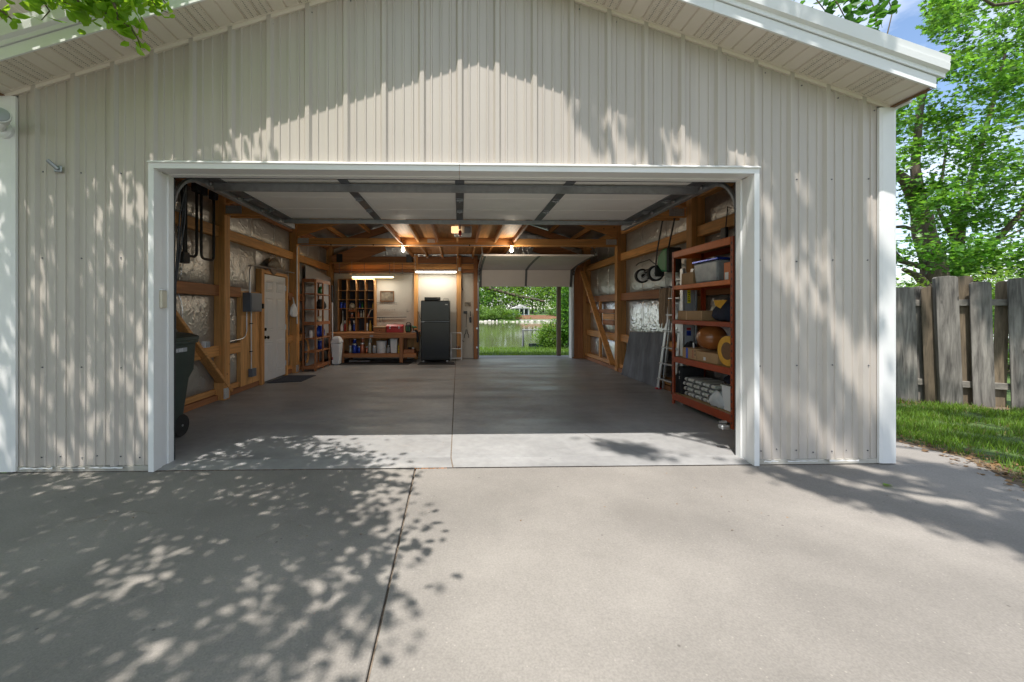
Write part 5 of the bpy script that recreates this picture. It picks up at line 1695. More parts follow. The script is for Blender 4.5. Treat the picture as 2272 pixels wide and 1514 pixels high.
    t = thing('kitchen_bin', (3.05, 4.42, .151), 'white bin with black knob at the near end of the bottom rack shelf', 'bin')
    rg = lambda z, s: [(3.05 + i * .10 * s, 4.42 + j * .085 * s, z) for i, j in ((-1, -1), (1, -1), (1, 1), (-1, 1))]
    MB().loft([rg(.152, .85), rg(.42, 1)]).build('body', 'white_plastic', t, bevel=.012, seg=2)
    MB().loft([rg(.421, 1.1), rg(.435, 1.1)]).build('rim', 'white_plastic', t, bevel=.004)
    MB().lathe([(.02, 0), (.024, .01), (.015, .03)], (2.97, 4.49, .435), 10).build('knob', 'black_plastic', t, smooth=True)
    MB().tube([(2.96, 4.48, .445), (2.96, 4.36, .445)], .010, 6).build('handle', 'black_plastic', t)
    t = thing('black_case', (3.1, 5.38, .151), 'black case with white lettering at the far end of the bottom rack shelf', 'case')
    bx('case', 'black_cloth', t, 2.95, 3.26, 5.325, 5.42, .152, .52, .015)
    for k, c in enumerate('0S'):
        link('lettering', text_mesh(c, .05, 'white_plastic'), t, loc=(2.9485, 5.372, .44 - k * .075), rot=(R(90), 0, R(-90)))
    plastic_bag('dark_blanket', 'dark blue blanket bundle behind the cushions on the bottom shelf', 'blanket', (3.20, 4.6, .40), .07, .2, .13, 'navy_cloth', 54, False)


rack()


def mower():
    t = thing('reel_mower', (3.12, 6.4, 1.85), 'green and black push reel mower hanging on the right wall', 'lawn mower')
    bx('reel_housing', 'mower_dark', t, 3.10, 3.22, 6.37, 6.77, 1.90, 1.96, .015)
    for y, r in ((6.33, .125), (6.80, .12)):
        MB().lathe([(r * .78, -.03), (r, -.028), (r, .028), (r * .78, .03)], (3.09, y, 1.855), 24, 'y', cap=False).build('tyre', 'rubber', t, smooth=True)
        MB().lathe([(r * .28, -.034), (r * .34, -.024), (r * .5, -.034), (r * .75, -.03), (r * .75, .03), (r * .2, .034)], (3.09, y, 1.855), 24, 'y').build('hub', 'hub', t, smooth=True)
        MB().lathe([(r * .02, -.040), (r * .26, -.038), (r * .28, -.030)], (3.09, y, 1.855), 16, 'y').build('hub_cap', 'mower_dark', t, smooth=True)
    MB().tube([(3.12, 6.36, 1.87), (3.12, 6.78, 1.87)], .018, 8).build('axle', 'mower_dark', t)
    for k in range(5):
        pts = [(3.12 + .075 * math.cos(k * 1.257 + 1.4 * s), 6.38 + .40 * s, 1.855 + .075 * math.sin(k * 1.257 + 1.4 * s)) for s in np.linspace(0, 1, 7)]
        MB().tube(pts, .007, 4).build('blade', 'steel', t)
    bx('side_plate', 'mower_dark', t, 3.05, 3.2, 6.255, 6.285, 1.80, 1.98, .02)
    MB().prism([(5.93, 1.84), (6.10, 1.86), (6.24, 1.98), (6.22, 2.10), (6.06, 2.20), (5.92, 2.20)], 'x', 3.06, 3.26).build('grass_catcher', 'mower_green', t, bevel=.03, seg=2)
    bx('catcher_rim', 'mower_dark', t, 3.05, 3.27, 5.88, 5.93, 1.83, 2.20, .02)
    for dx, a, b in ((3.06, 6.26, 6.02), (3.18, 6.16, 5.90)):
        MB().tube([(dx, a, 1.95), (dx, a - .05, 2.2), (dx, b + .03, 2.62)], .012, 8).build('handle_bar', 'mower_dark', t, smooth=True)
    MB().tube([(3.06, 6.05, 2.62), (3.07, 6.02, 2.70), (3.12, 5.97, 2.73), (3.17, 5.92, 2.70), (3.18, 5.93, 2.62)], .016, 8).build('grip', 'black_plastic', t, smooth=True)
    MB().tube([(3.10, 6.35, 2.0), (3.1, 6.55, 2.10), (3.1, 6.95, 2.09), (3.1, 7.05, 2.06)], .009, 6).build('stay_rod', 'mower_dark', t)
    MB().tube([(3.26, 5.97, 2.80), (3.14, 5.97, 2.80), (3.12, 5.97, 2.74)], .008, 6).build('hook', 'steel', t)


mower()


def rope_hank(label, yc, z0, z1, n, seed, w):
    rs = np.random.default_rng(seed)
    t = thing('rope_hank', (3.26, yc, z0), label, 'rope')
    for i in range(n):
        y = yc + (i / (n - 1) - .5) * w; x = 3.25 + rs.uniform(-.03, .03)
        b = z0 + rs.uniform(-.0, .09)
        MB().tube([(x, y, z1 + rs.uniform(-.02, .01)), (x - .012, y + rs.uniform(-.008, .008), (z0 + z1) / 2), (x, y + rs.uniform(-.015, .015), b + .03), (x, y + .018, b), (x + .01, y + .036, b + .04), (x + .015, y + .03, (z0 + z1) / 2), (x + .03, y + .02, z1)], .012, 6).build('strand', 'rope', t, smooth=True)
    MB().tube([(3.34, yc, z1 - .02), (3.22, yc, z1 + .02)], .014, 6).build('peg', 'dark_steel', t)


rope_hank('thick hank of tan rope hanging on the right wall', 6.42, .98, 1.62, 10, 61, .22)
rope_hank('thinner hank of tan rope hanging close to the aluminium ladder', 6.16, 1.08, 1.62, 6, 62, .12)


def leaning_board():
    m = MB()
    a, b, c, d = (3.215, 7.95, .003), (3.235, 6.52, .003), (3.325, 6.44, .90), (3.325, 7.80, .86)
    n = Vector((-.02, 0, .002))
    m.loft([[a, b, c, d], [tuple(Vector(p) + n) for p in (a, b, c, d)]])
    tag(m.build('slate_board', 'slate', bevel=.003), 'dark blue-grey board leaning on the right wall', 'board')


leaning_board()


def ladders():
    t = thing('step_ladder', (3.27, 6.27, 0), 'folded aluminium step ladder beside the dark leaning board', 'ladder')
    A0, A1, B0, B1 = Vector((3.20, 6.47, .02)), Vector((3.285, 6.17, 1.72)), Vector((3.24, 6.04, .02)), Vector((3.295, 5.88, 1.72))
    for p, q in ((A0, A1), (B0, B1)):
        MB().bar(p, q, .065, .022, up=(1, 0, 0)).build('rail', 'alu', t, bevel=.003)
        MB().bar(p + Vector((.07, -.02, 0)), q + Vector((.035, 0, 0)), .02, .03, up=(1, 0, 0)).build('rear_rail', 'alu', t, bevel=.002)
    for k in range(6):
        s = (.16 + k * .255) / 1.7
        p, q = A0.lerp(A1, s), B0.lerp(B1, s)
        MB().bar(p + Vector((-.01, -.01, 0)), q + Vector((-.01, .01, 0)), .075, .022).build('step', 'alu', t, bevel=.003)
    for p in (A0, B0):
        MB().box(p.x - .04, p.x + .04, p.y - .03, p.y + .03, .0, .03).build('foot', 'bottle_red', t, bevel=.005)
    MB().bar(A1 + Vector((0, .02, .01)), B1 + Vector((0, -.02, .01)), .10, .03).build('top_cap', 'alu', t, bevel=.004)
    t = thing('extension_ladder', (3.2, 5.53, 0), 'grey extension ladder with yellow sticker standing behind the rack', 'ladder')
    for x in (3.08, 3.23):
        bx('rail', 'alu', t, x, x + .028, 5.53, 5.60, .0, 1.85, .003)
        bx('rail', 'galv', t, x + .035, x + .058, 5.53, 5.60, .0, 1.80, .003)
    for k in range(6):
        MB().tube([(3.11, 5.565, .2 + k * .29), (3.25, 5.565, .2 + k * .29)], .014, 8).build('rung', 'alu', t)
    bx('side_cover', 'grey_plastic', t, 3.11, 3.228, 5.522, 5.528, 1.15, 1.75, .001)
    bx('warning_sticker', 'sticker_yellow', t, 3.14, 3.185, 5.518, 5.5215, 1.37, 1.55, 0)
    for k in range(5):
        bx('printed_mark', 'print_dark', t, 3.152 + .003 * (k % 2), 3.174 - .003 * (k % 3), 5.5168, 5.5178, 1.395 + k * .028, 1.408 + k * .028, 0)
    bx('side_cover', 'grey_plastic', t, 3.11, 3.228, 5.522, 5.528, .75, 1.09, .001)
    bx('maker_label', 'can_blue', t, 3.13, 3.19, 5.518, 5.5215, .92, .99, 0)
    bx('maker_label', 'bottle_red', t, 3.13, 3.19, 5.518, 5.5215, 1.0, 1.03, 0)
    plastic_bag('floor_bag', 'black bag on the floor between ladder and rack', 'bag', (3.15, 5.75, .003), .10, .12, .36, 'black_cloth', 63, False)


ladders()


def radio():
    t = thing('portable_radio', (3.3, 5.0, 2.46), 'black handset with long antenna on the girt above the rack', 'radio')
    bx('case', 'black_plastic', t, 3.30, 3.344, 4.96, 5.06, 2.17, 2.31, .008)
    MB().tube([(3.32, 4.98, 2.31), (3.325, 4.95, 2.56)], .006, 6).build('antenna', 'black_plastic', t)


radio()
# ================================================================== yard on the right: fence, lawn, trees
lawn = plane_poly('lawn', 'turf', [(3.64, 4.62), (3.96, 4.43), (4.29, 3.87), (4.40, 3.42), (4.02, 2.69), (3.66, 1.0), (3.52, -5), (3.45, -15.9), (30, -15.9), (30, 14), (3.64, 14)], -.05, -.022)


def in_poly(x, y, poly):
    c = False
    j = len(poly) - 1
    for i in range(len(poly)):
        if (poly[i][1] > y) != (poly[j][1] > y) and x < (poly[j][0] - poly[i][0]) * (y - poly[i][1]) / (poly[j][1] - poly[i][1]) + poly[i][0]:
            c = not c
        j = i
    return c


def soil_strip(pts, w, z):
    m = MB(); L, Q = [], []
    for i, p in enumerate(pts):
        q = pts[min(i + 1, len(pts) - 1)]; r = pts[max(i - 1, 0)]
        d = Vector((q[0] - r[0], q[1] - r[1])).normalized()
        a, b = w * random.uniform(.2, .6), w * random.uniform(.3, .9)
        L.append((p[0] - d.y * a, p[1] + d.x * a, z)); Q.append((p[0] + d.y * b, p[1] - d.x * b, z))
    n = len(L)
    m.add(L + Q, [(i, i + 1, n + i + 1, n + i) for i in range(n - 1)])
    return m


edge = [(3.96, 4.43), (4.13, 4.15), (4.29, 3.87), (4.37, 3.62), (4.40, 3.42), (4.30, 3.2), (4.18, 2.98), (4.02, 2.69), (3.9, 2.2), (3.75, 1.5)]
dense = []
for a, b in zip(edge[:-1], edge[1:]):
    dense += [(a[0] + (b[0] - a[0]) * t, a[1] + (b[1] - a[1]) * t) for t in np.linspace(0, 1, 5)[:-1]]
soil_strip(dense[::-1], .24, -.018).build('soil_edge', 'soil')['kind'] = 'structure'
FD = Vector((.886, -.464, 0)); FN = Vector((-.464, -.886, 0)); F0 = Vector((6.29, 5.67, 0))
fl = [tuple((F0 + FD * s)[:2]) for s in np.linspace(-3.2, 4, 40)]
soil_strip(fl, .28, -.018).build('soil_bed', 'soil')['kind'] = 'structure'

fence = thing('wooden_fence', tuple(F0), 'weathered grey board-on-board wooden fence right of the garage', 'fence')


def plank(s0, s1, off, top, m, round_=.03, th=.02, lean=0.0, z0=-.02, name='plank'):
    """dog-eared fence board; off = distance in front of the rail line"""
    a = F0 + FD * s0 + FN * off; b = F0 + FD * s1 + FN * off
    w = (b - a).length
    prof = [(0, z0), (w, z0), (w, top - round_), (w - round_ * .8, top - .004), (w * .55, top + .004), (round_ * .8, top - .006), (0, top - round_)]
    mm = MB()
    mm.loft([[tuple(a + FD * (u + lean * z) + FN * k + Vector((0, 0, z))) for u, z in prof] for k in (0, th)])
    return mm.build(name, m, fence, bevel=.003)


for a in ((-.026, .199, 0.025, 1.60, 'fence_wood'), (.268, .410, .025, 1.60, 'fence_wood_warm'), (.734, .938, .025, 1.655, 'fence_wood'), (1.08, 1.29, .03, 1.69, 'fence_wood'),
          (1.40, 1.57, .025, 1.66, 'fence_wood'), (1.70, 1.88, .025, 1.65, 'fence_wood_warm'), (1.99, 2.17, .025, 1.67, 'fence_wood'), (-.34, -.14, .025, 1.59, 'fence_wood'), (-.66, -.47, .025, 1.58, 'fence_wood'), (2.3, 2.5, .025, 1.66, 'fence_wood'), (-.98, -.80, .025, 1.58, 'fence_wood')):
    plank(*a, lean=random.uniform(-.03, .0))
plank(.381, .600, .05, 1.735, 'fence_wood', .025, .085, -.03, name='post')
for a in ((-.21, -.04, -.065, 1.57, 'fence_wood_warm'), (.195, .33, -.065, 1.61, 'fence_wood'), (.62, .79, -.065, 1.74, 'fence_wood_warm'), (.955, 1.08, -.065, 1.66, 'fence_wood_warm'),
          (1.28, 1.45, -.065, 1.66, 'fence_wood'), (1.56, 1.73, -.065, 1.66, 'fence_wood_warm'), (1.85, 2.02, -.065, 1.66, 'fence_wood'), (-.52, -.36, -.065, 1.57, 'fence_wood'), (-.83, -.67, -.065, 1.56, 'fence_wood'), (2.15, 2.32, -.065, 1.66, 'fence_wood')):
    plank(*a, lean=random.uniform(-.02, .02))
for z in (1.375, .26):
    for a, b in ((-1.1, .378), (.605, 2.6)):
        p, q = F0 + FD * a + FN * -.02 + Vector((0, 0, z)), F0 + FD * b + FN * -.02 + Vector((0, 0, z + .0))
        MB().bar(p, q, .04, .085).build('rail', 'fence_rail', fence, bevel=.003)


# ------------------------------------------------------------------ grass
def grass(name, n, poly, z, h0, h1, w, parent_label, avoid=None, dry=0.0, seed=1, m='grass_blade', bare=-.9):
    rs = np.random.default_rng(seed)
    xs = [p[0] for p in poly]; ys = [p[1] for p in poly]
    P = []
    while len(P) < n:
        x, y = rs.uniform(min(xs), max(xs)), rs.uniform(min(ys), max(ys))
        if in_poly(x, y, poly):
            k = math.sin(x * 5.1 + 1.3 * math.sin(y * 3)) * math.sin(y * 6.3 + x) + .5 * math.sin(x * 13) * math.sin(y * 11)
            if avoid is not None:
                dmin = avoid(x, y)
                if rs.random() > dmin:
                    continue
            if k < bare:
                continue
            if rs.random() < .65 + .35 * k:
                P.append((x, y, z))
    tv = [(-.5, 0, 0), (.5, 0, 0), (.32, .12, .55), (-.32, .12, .55), (0, .36, 1.0)]
    tf = [(0, 1, 2), (0, 2, 3), (3, 2, 4)]
    N = len(P)
    rot = rand_rot(N, 0.0, rs)
    sh = rs.uniform(h0, h1, N)
    tilt = rs.normal(0, .28, N)
    # blade width relative to length
    tv = np.array(tv) * np.array([w, 1, 1])
    t2 = rs.uniform(-.4, .4, N)
    sx = np.zeros((N, 3, 3)); sx[:, 0, 0] = 1; sx[:, 1, 1] = 1; sx[:, 2, 2] = 1; sx[:, 0, 2] = tilt; sx[:, 1, 2] = t2
    o = scatter(name, tv, tf, np.array(P), sx @ rot, sh, m)
    tag(o, parent_label, 'grass', kind='stuff')
    return o


def edge_dist(x, y):
    d = min(math.hypot(x - p[0], y - p[1]) for p in dense)
    f = F0
    df = abs((x - f.x) * FN.x + (y - f.y) * FN.y)
    return max(0.0, min(1, d / .30)) ** 1.4 * max(.05, min(1, (df - .05) / .3))


grass('dry_grass', 7000, [(3.64, 5.9), (4.0, 4.43), (4.30, 3.87), (4.40, 3.42), (4.02, 2.69), (3.9, 2.1), (7.2, 2.1), (8.6, 4.5), (6.0, 5.9)], -.02, .02, .06, .11, 'dry yellow blades mixed into the lawn by the fence', None, seed=5, m='dry_grass')
grass('lawn_grass', 38000, [(3.64, 5.9), (4.0, 4.43), (4.30, 3.87), (4.40, 3.42), (4.02, 2.69), (3.9, 2.1), (7.2, 2.1), (8.6, 4.5), (6.0, 5.9)], -.02, .035, .085, .11, 'short sunlit lawn grass between the driveway and the wooden fence', edge_dist, seed=3, bare=-.45)
grass('yard_grass', 9000, [(-.6, 11.66), (5.5, 11.66), (5.5, 14.4), (-.6, 14.4)], -.06, .05, .10, .14, 'green lawn strip behind the back door by the lake', None, seed=4)
rs = np.random.default_rng(9)
pp = []
for i in range(520):
    q = dense[rs.integers(0, len(dense))]
    pp.append((q[0] + rs.normal(.09, .14), q[1] + rs.normal(0, .10), -.012 + rs.uniform(0, .01)))
for i in range(160):
    q = F0 + FD * rs.uniform(-1, 2.2) + FN * rs.uniform(.05, .5)
    pp.append((q.x, q.y, -.014))
o = scatter('leaf_litter', LEAF_OVAL_V, LEAF_OVAL_F, pp, rand_rot(len(pp), .35, rs), rs.uniform(.02, .05, len(pp)), 'dry_leaf')
tag(o, 'dry brown leaf litter along the lawn edge and the fence', 'leaves', kind='stuff')
o = link('fallen_leaf', MB().add(LEAF_OVAL_V, LEAF_OVAL_F).mesh('fallen_leaf', 'leaf_near'), None, loc=(3.14, 2.88, -.004), rot=(.12, .1, 1.9), scale=(.09, .07, .07))
tag(o, 'single green leaf lying on the shaded driveway at the right', 'leaf')
pp = [(random.uniform(-2.2, 3.2), random.uniform(2.2, 3.25), -.0095) for _ in range(42)] + [(random.uniform(-2, 2.4), random.uniform(3.3, 4.2), .0035) for _ in range(14)]
o = scatter('driveway_debris', LEAF_SMALL_V, LEAF_SMALL_F, pp, rand_rot(len(pp), .2), RNG.uniform(.006, .022, len(pp)), 'dry_leaf')
tag(o, 'tiny leaf scraps scattered over the concrete driveway', 'debris', kind='stuff')

# ------------------------------------------------------------------ trees
SV = np.array([-.16, -.37, 1.0])


def px_of(p):
    th = math.atan(23 / 900); c, s = math.cos(th), math.sin(th)
    x, y, z = p[..., 0], p[..., 1], p[..., 2] - 1.264
    f = y * c + x * s
    r = x * c - y * s
    f = np.where(f < .05, .05, f)
    return 1043 + 900 * r / f, 690 - 900 * z / f, y * c + x * s


def limb(t, pts, r0, r1, m='bark', name='limb', n=8):
    k = len(pts)
    return MB().tube(pts, [r0 + (r1 - r0) * i / (k - 1) for i in range(k)], n).build(name, m, t, smooth=True)


def wob(a, b, n=6, amp=.15, rs=RNG):
    a, b = np.array(a, float), np.array(b, float)
    L = np.linalg.norm(b - a)
    out = []
    for i in range(n):
        t = i / (n - 1)
        p = a + (b - a) * t + (rs.normal(0, amp * L * .12, 3) if 0 < i < n - 1 else 0) + np.array([0, 0, .10 * L * t * (1 - t)])
        out.append(tuple(p))
    return out


def clump_leaves(C, per, sd, rs):
    C = np.asarray(C)
    P = np.repeat(C, per, 0) + rs.normal(0, 1, (len(C) * per, 3)) * np.asarray(sd)
    return P


def left_tree():
    rs = np.random.default_rng(21)
    base = np.array([-6.6, .3, -.03])
    t = thing('linden_tree', tuple(base), 'broad leafy tree left of the driveway with branches hanging over the left roof edge', 'tree')
    limb(t, [tuple(base), (-6.55, .35, 1.2), (-6.4, .5, 2.4), (-6.2, .6, 3.6), (-6.0, .7, 5.0)], .24, .14, name='trunk', n=12)
    C = []
    tips = []
    while len(C) < 1700:
        gx, gy = rs.uniform(-7, .45), rs.uniform(-1.5, 4.5)
        b = np.interp(gy, [-1.5, 1.2, 2.4, 3.3, 4.3], [-.5, -.25, -.12, -.72, -1.5])
        if gx > b or (gy < 1.2 and rs.random() < .45):
            continue
        if gx > b - .4 and rs.random() < .62:
            continue
        if -3.8 < gx < -1.9 and gy > 3.35 and rs.random() < .5:
            continue
        hole = math.sin(gx * 4.1 + 1.7 * math.sin(gy * 2.3)) * math.sin(gy * 4.7 + 1.3 * math.sin(gx * 2.9))
        if hole > .28 and rs.random() < .85:
            continue
        h = rs.uniform(3.3, 5.8)
        p = np.array([gx, gy, 0]) + h * SV
        C.append(p)
    C = np.array(C)
    for i in range(46):
        q = C[rs.integers(0, len(C))]
        s = np.array([-6.2, .6, rs.uniform(2.9, 4.6)])
        px, py, f = px_of(q[None])
        if f[0] > .2 and -60 < px[0] < 2400 and py[0] > -40:
            continue
        limb(t, wob(s, q, 6, .5, rs), .06, .010, 'bark', 'limb', 6)
    P = clump_leaves(C, 36, (.15, .15, .10), rs)
    px, py, f = px_of(P)
    vis = (f > .05) & (px > -60) & (px < 2400) & (py > -30)
    inroof = (P[:, 1] > 2.7) & (P[:, 2] < ZR - SL * np.abs(P[:, 0]) + .35)
    P = P[~(vis | inroof)]
    o = scatter('crown', LEAF_OVAL_V, LEAF_OVAL_F, P, rand_rot(len(P), .5, rs), rs.uniform(.04, .10, len(P)), 'leaf_near', t)
    o['kind'] = 'stuff'
    # the hanging branch in view: every leaf a piece of its own
    me = MB().add(LEAF_OVAL_V, LEAF_OVAL_F).mesh('leaf', 'leaf_near')
    def at(px, py, y):
        u, v = (px - 1043) / 900, (py - 690) / 900
        th = math.atan(23 / 900); c, s = math.cos(th), math.sin(th)
        dx, dy = s + u * c, c - u * s
        return np.array([dx * y / dy, y, 1.264 - v * y / dy])
    strands = [([(40, -60), (90, -5), (110, 25), (92, 45)], 2.55, 26, 1.0), ([(60, -60), (130, 0), (180, 20)], 2.7, 26, .6), ([(120, -60), (170, -5), (185, 30), (175, 50)], 2.45, 30, 1.2),
               ([(190, -60), (215, -5), (235, 30), (243, 55)], 2.4, 34, 1.3), ([(230, -50), (255, 15), (262, 45), (290, 62), (305, 85), (312, 106)], 2.35, 46, .8),
               ([(270, -60), (300, -5), (330, 10), (372, 28)], 2.75, 50, .5), ([(300, -50), (330, -10), (348, 18)], 2.7, 30, .55), ([(100, -50), (140, -8), (160, 10)], 2.55, 30, .8), ([(200, -50), (240, -10), (262, 12)], 2.6, 30, .9), ([(330, -50), (352, -12), (368, 8)], 2.7, 24, .6), ([(-20, 10), (8, 28), (25, 42), (34, 52)], 2.4, 12, .8), ([(150, -50), (220, -12), (270, 5)], 2.5, 34, 1.1), ([(240, -40), (285, 2), (292, 22)], 2.45, 24, 1.2), ([(40, -40), (60, -6), (75, 8)], 2.6, 14, .9)]
    for st, y, n, size in strands:
        pts = [at(a, b, y + .03 * i) for i, (a, b) in enumerate(st)]
        root = pts[0] + np.array([-.4, -.35, .45])
        br = limb(t, [tuple(root)] + [tuple(p) for p in pts], .010, .0025, 'twig', 'branch', 6)
        for k in range(n):
            q = rs.uniform(.12, 1.0) * (len(pts) - 1)
            i = min(int(q), len(pts) - 2)
            p = pts[i] + (pts[i + 1] - pts[i]) * (q - i) + rs.normal(0, .022 + .012 * size, 3)
            l = size * rs.uniform(.045, .085) + .012
            d = rs.normal(0, .7, 3)
            link('leaf', me, br, loc=tuple(p), rot=(math.pi * .5 + d[0] + 1.2, d[1], rs.uniform(0, 6.28)), scale=(l, l * 1.05, l))


left_tree()


def shade_tree():
    rs = np.random.default_rng(33)
    base = np.array([6.8, -3.2, -.03])
    t = thing('shade_tree', tuple(base), 'tall shade tree right of the driveway whose leafy twigs hang over the roof corner', 'tree')
    limb(t, [tuple(base), (6.7, -3.1, 2.5), (6.3, -2.9, 5), (5.8, -2.5, 7.5), (5.2, -2.2, 10)], .34, .15, name='trunk', n=12)
    C = []
    while len(C) < 330:
        gx, gy = rs.uniform(.6, 9), rs.uniform(-2, 7.0)
        b = np.interp(gy, [-2, 1.5, 2.4, 2.9, 3.4, 4.4], [2.6, 2.6, 2.5, 2.1, 1.6, .75])
        if gx < b or (gx < b + .9 and rs.random() < .55):
            continue
        if gy > 4.6 and rs.random() < .35:
            continue
        band = math.sin(2 * math.pi * (gx + .58 * gy) / .48 + 1.5 * math.sin(gy * 2.2)) + .55 * math.sin(gy * 5.1 + gx * 1.3)
        if band < .22 and rs.random() < .95:
            continue
        h = rs.uniform(6.5, 11)
        C.append(np.array([gx, gy, 0]) + h * SV)
    while len(C) < 388:          # the lowest boughs, over the right edge of the driveway
        gx, gy = rs.uniform(2.0, 5.2), rs.uniform(1.0, 3.25)
        if gx < np.interp(gy, [1.0, 2.3, 3.25], [3.0, 2.75, 2.1]) or math.sin(gx * 5 + gy * 3) * math.sin(gy * 6 - gx * 2) > .45:
            continue
        C.append(np.array([gx, gy, 0]) + rs.uniform(6.5, 9) * SV)
    C = np.array(C)
    N = 100
    P = np.repeat(C, N, 0)
    d = np.array([.42, .05, -.9])
    P = P + rs.normal(0, .27, (len(P), 1)) * d + rs.normal(0, .06, (len(P), 3))
    for i in range(34):
        q = C[rs.integers(0, len(C))]
        limb(t, wob((5.9, -2.6, rs.uniform(6, 9.5)), q, 6, .4, rs), .07, .012, 'bark', 'limb', 6)
    px, py, f = px_of(P)
    vis = (f > .05) & (px > -60) & (px < 2330) & (py > -20)
    P = P[~vis]
    o = scatter('crown', LEAF_OVAL_V, LEAF_OVAL_F, P, rand_rot(len(P), .8, rs), rs.uniform(.08, .12, len(P)), 'leaf_dark', t)
    o['kind'] = 'stuff'
    me = MB().add(LEAF_OVAL_V, LEAF_OVAL_F).mesh('leaf', 'leaf_dark')
    def at(px, py, y):
        u, v = (px - 1043) / 900, (py - 690) / 900
        return np.array([u * y, y, 1.264 - v * y]) + np.array([.0256 * y, 0, 0])
    for st, y, n in (([(1690, -70), (1712, -25), (1728, 8)], 5.0, 12), ([(1740, -80), (1760, -20), (1778, 22)], 5.2, 12), ([(1800, -80), (1830, -15), (1858, 20), (1850, 45)], 5.0, 26), ([(1840, -60), (1880, -5), (1905, 42), (1908, 66)], 4.9, 30),
                     ([(1900, -70), (1940, -20), (1950, 10)], 5.2, 18), ([(1940, -60), (1965, 5), (1972, 45), (1965, 66)], 5.0, 26), ([(1985, -60), (2000, -10), (2008, 8)], 5.1, 16), ([(1870, -70), (1900, -25), (1925, 2)], 5.1, 18)):
        pts = [at(a, b, y) for a, b in st]
        br = limb(t, [tuple(pts[0] + np.array([.9, -.9, .8]))] + [tuple(p) for p in pts], .012, .003, 'twig', 'branch', 6)
        for k in range(n):
            q = rs.uniform(.3, 1.0) * (len(pts) - 1)
            i = min(int(q), len(pts) - 2)
            p = pts[i] + (pts[i + 1] - pts[i]) * (q - i) + rs.normal(0, .05, 3)
            l = rs.uniform(.09, .14)
            e = rs.normal(0, .6, 3)
            link('leaf', me, br, loc=tuple(p), rot=(math.pi * .5 + e[0] + 1.2, e[1], rs.uniform(0, 6.28)), scale=(l * 1.2, l, l))
    # bare twig against the sky
    limb(t, [tuple(at(2006, 10, 5.4)), tuple(at(1994, 60, 5.4)), tuple(at(1990, 80, 5.4)), tuple(at(1978, 108, 5.4))], .006, .011, 'twig', 'bare_twig', 6)


shade_tree()


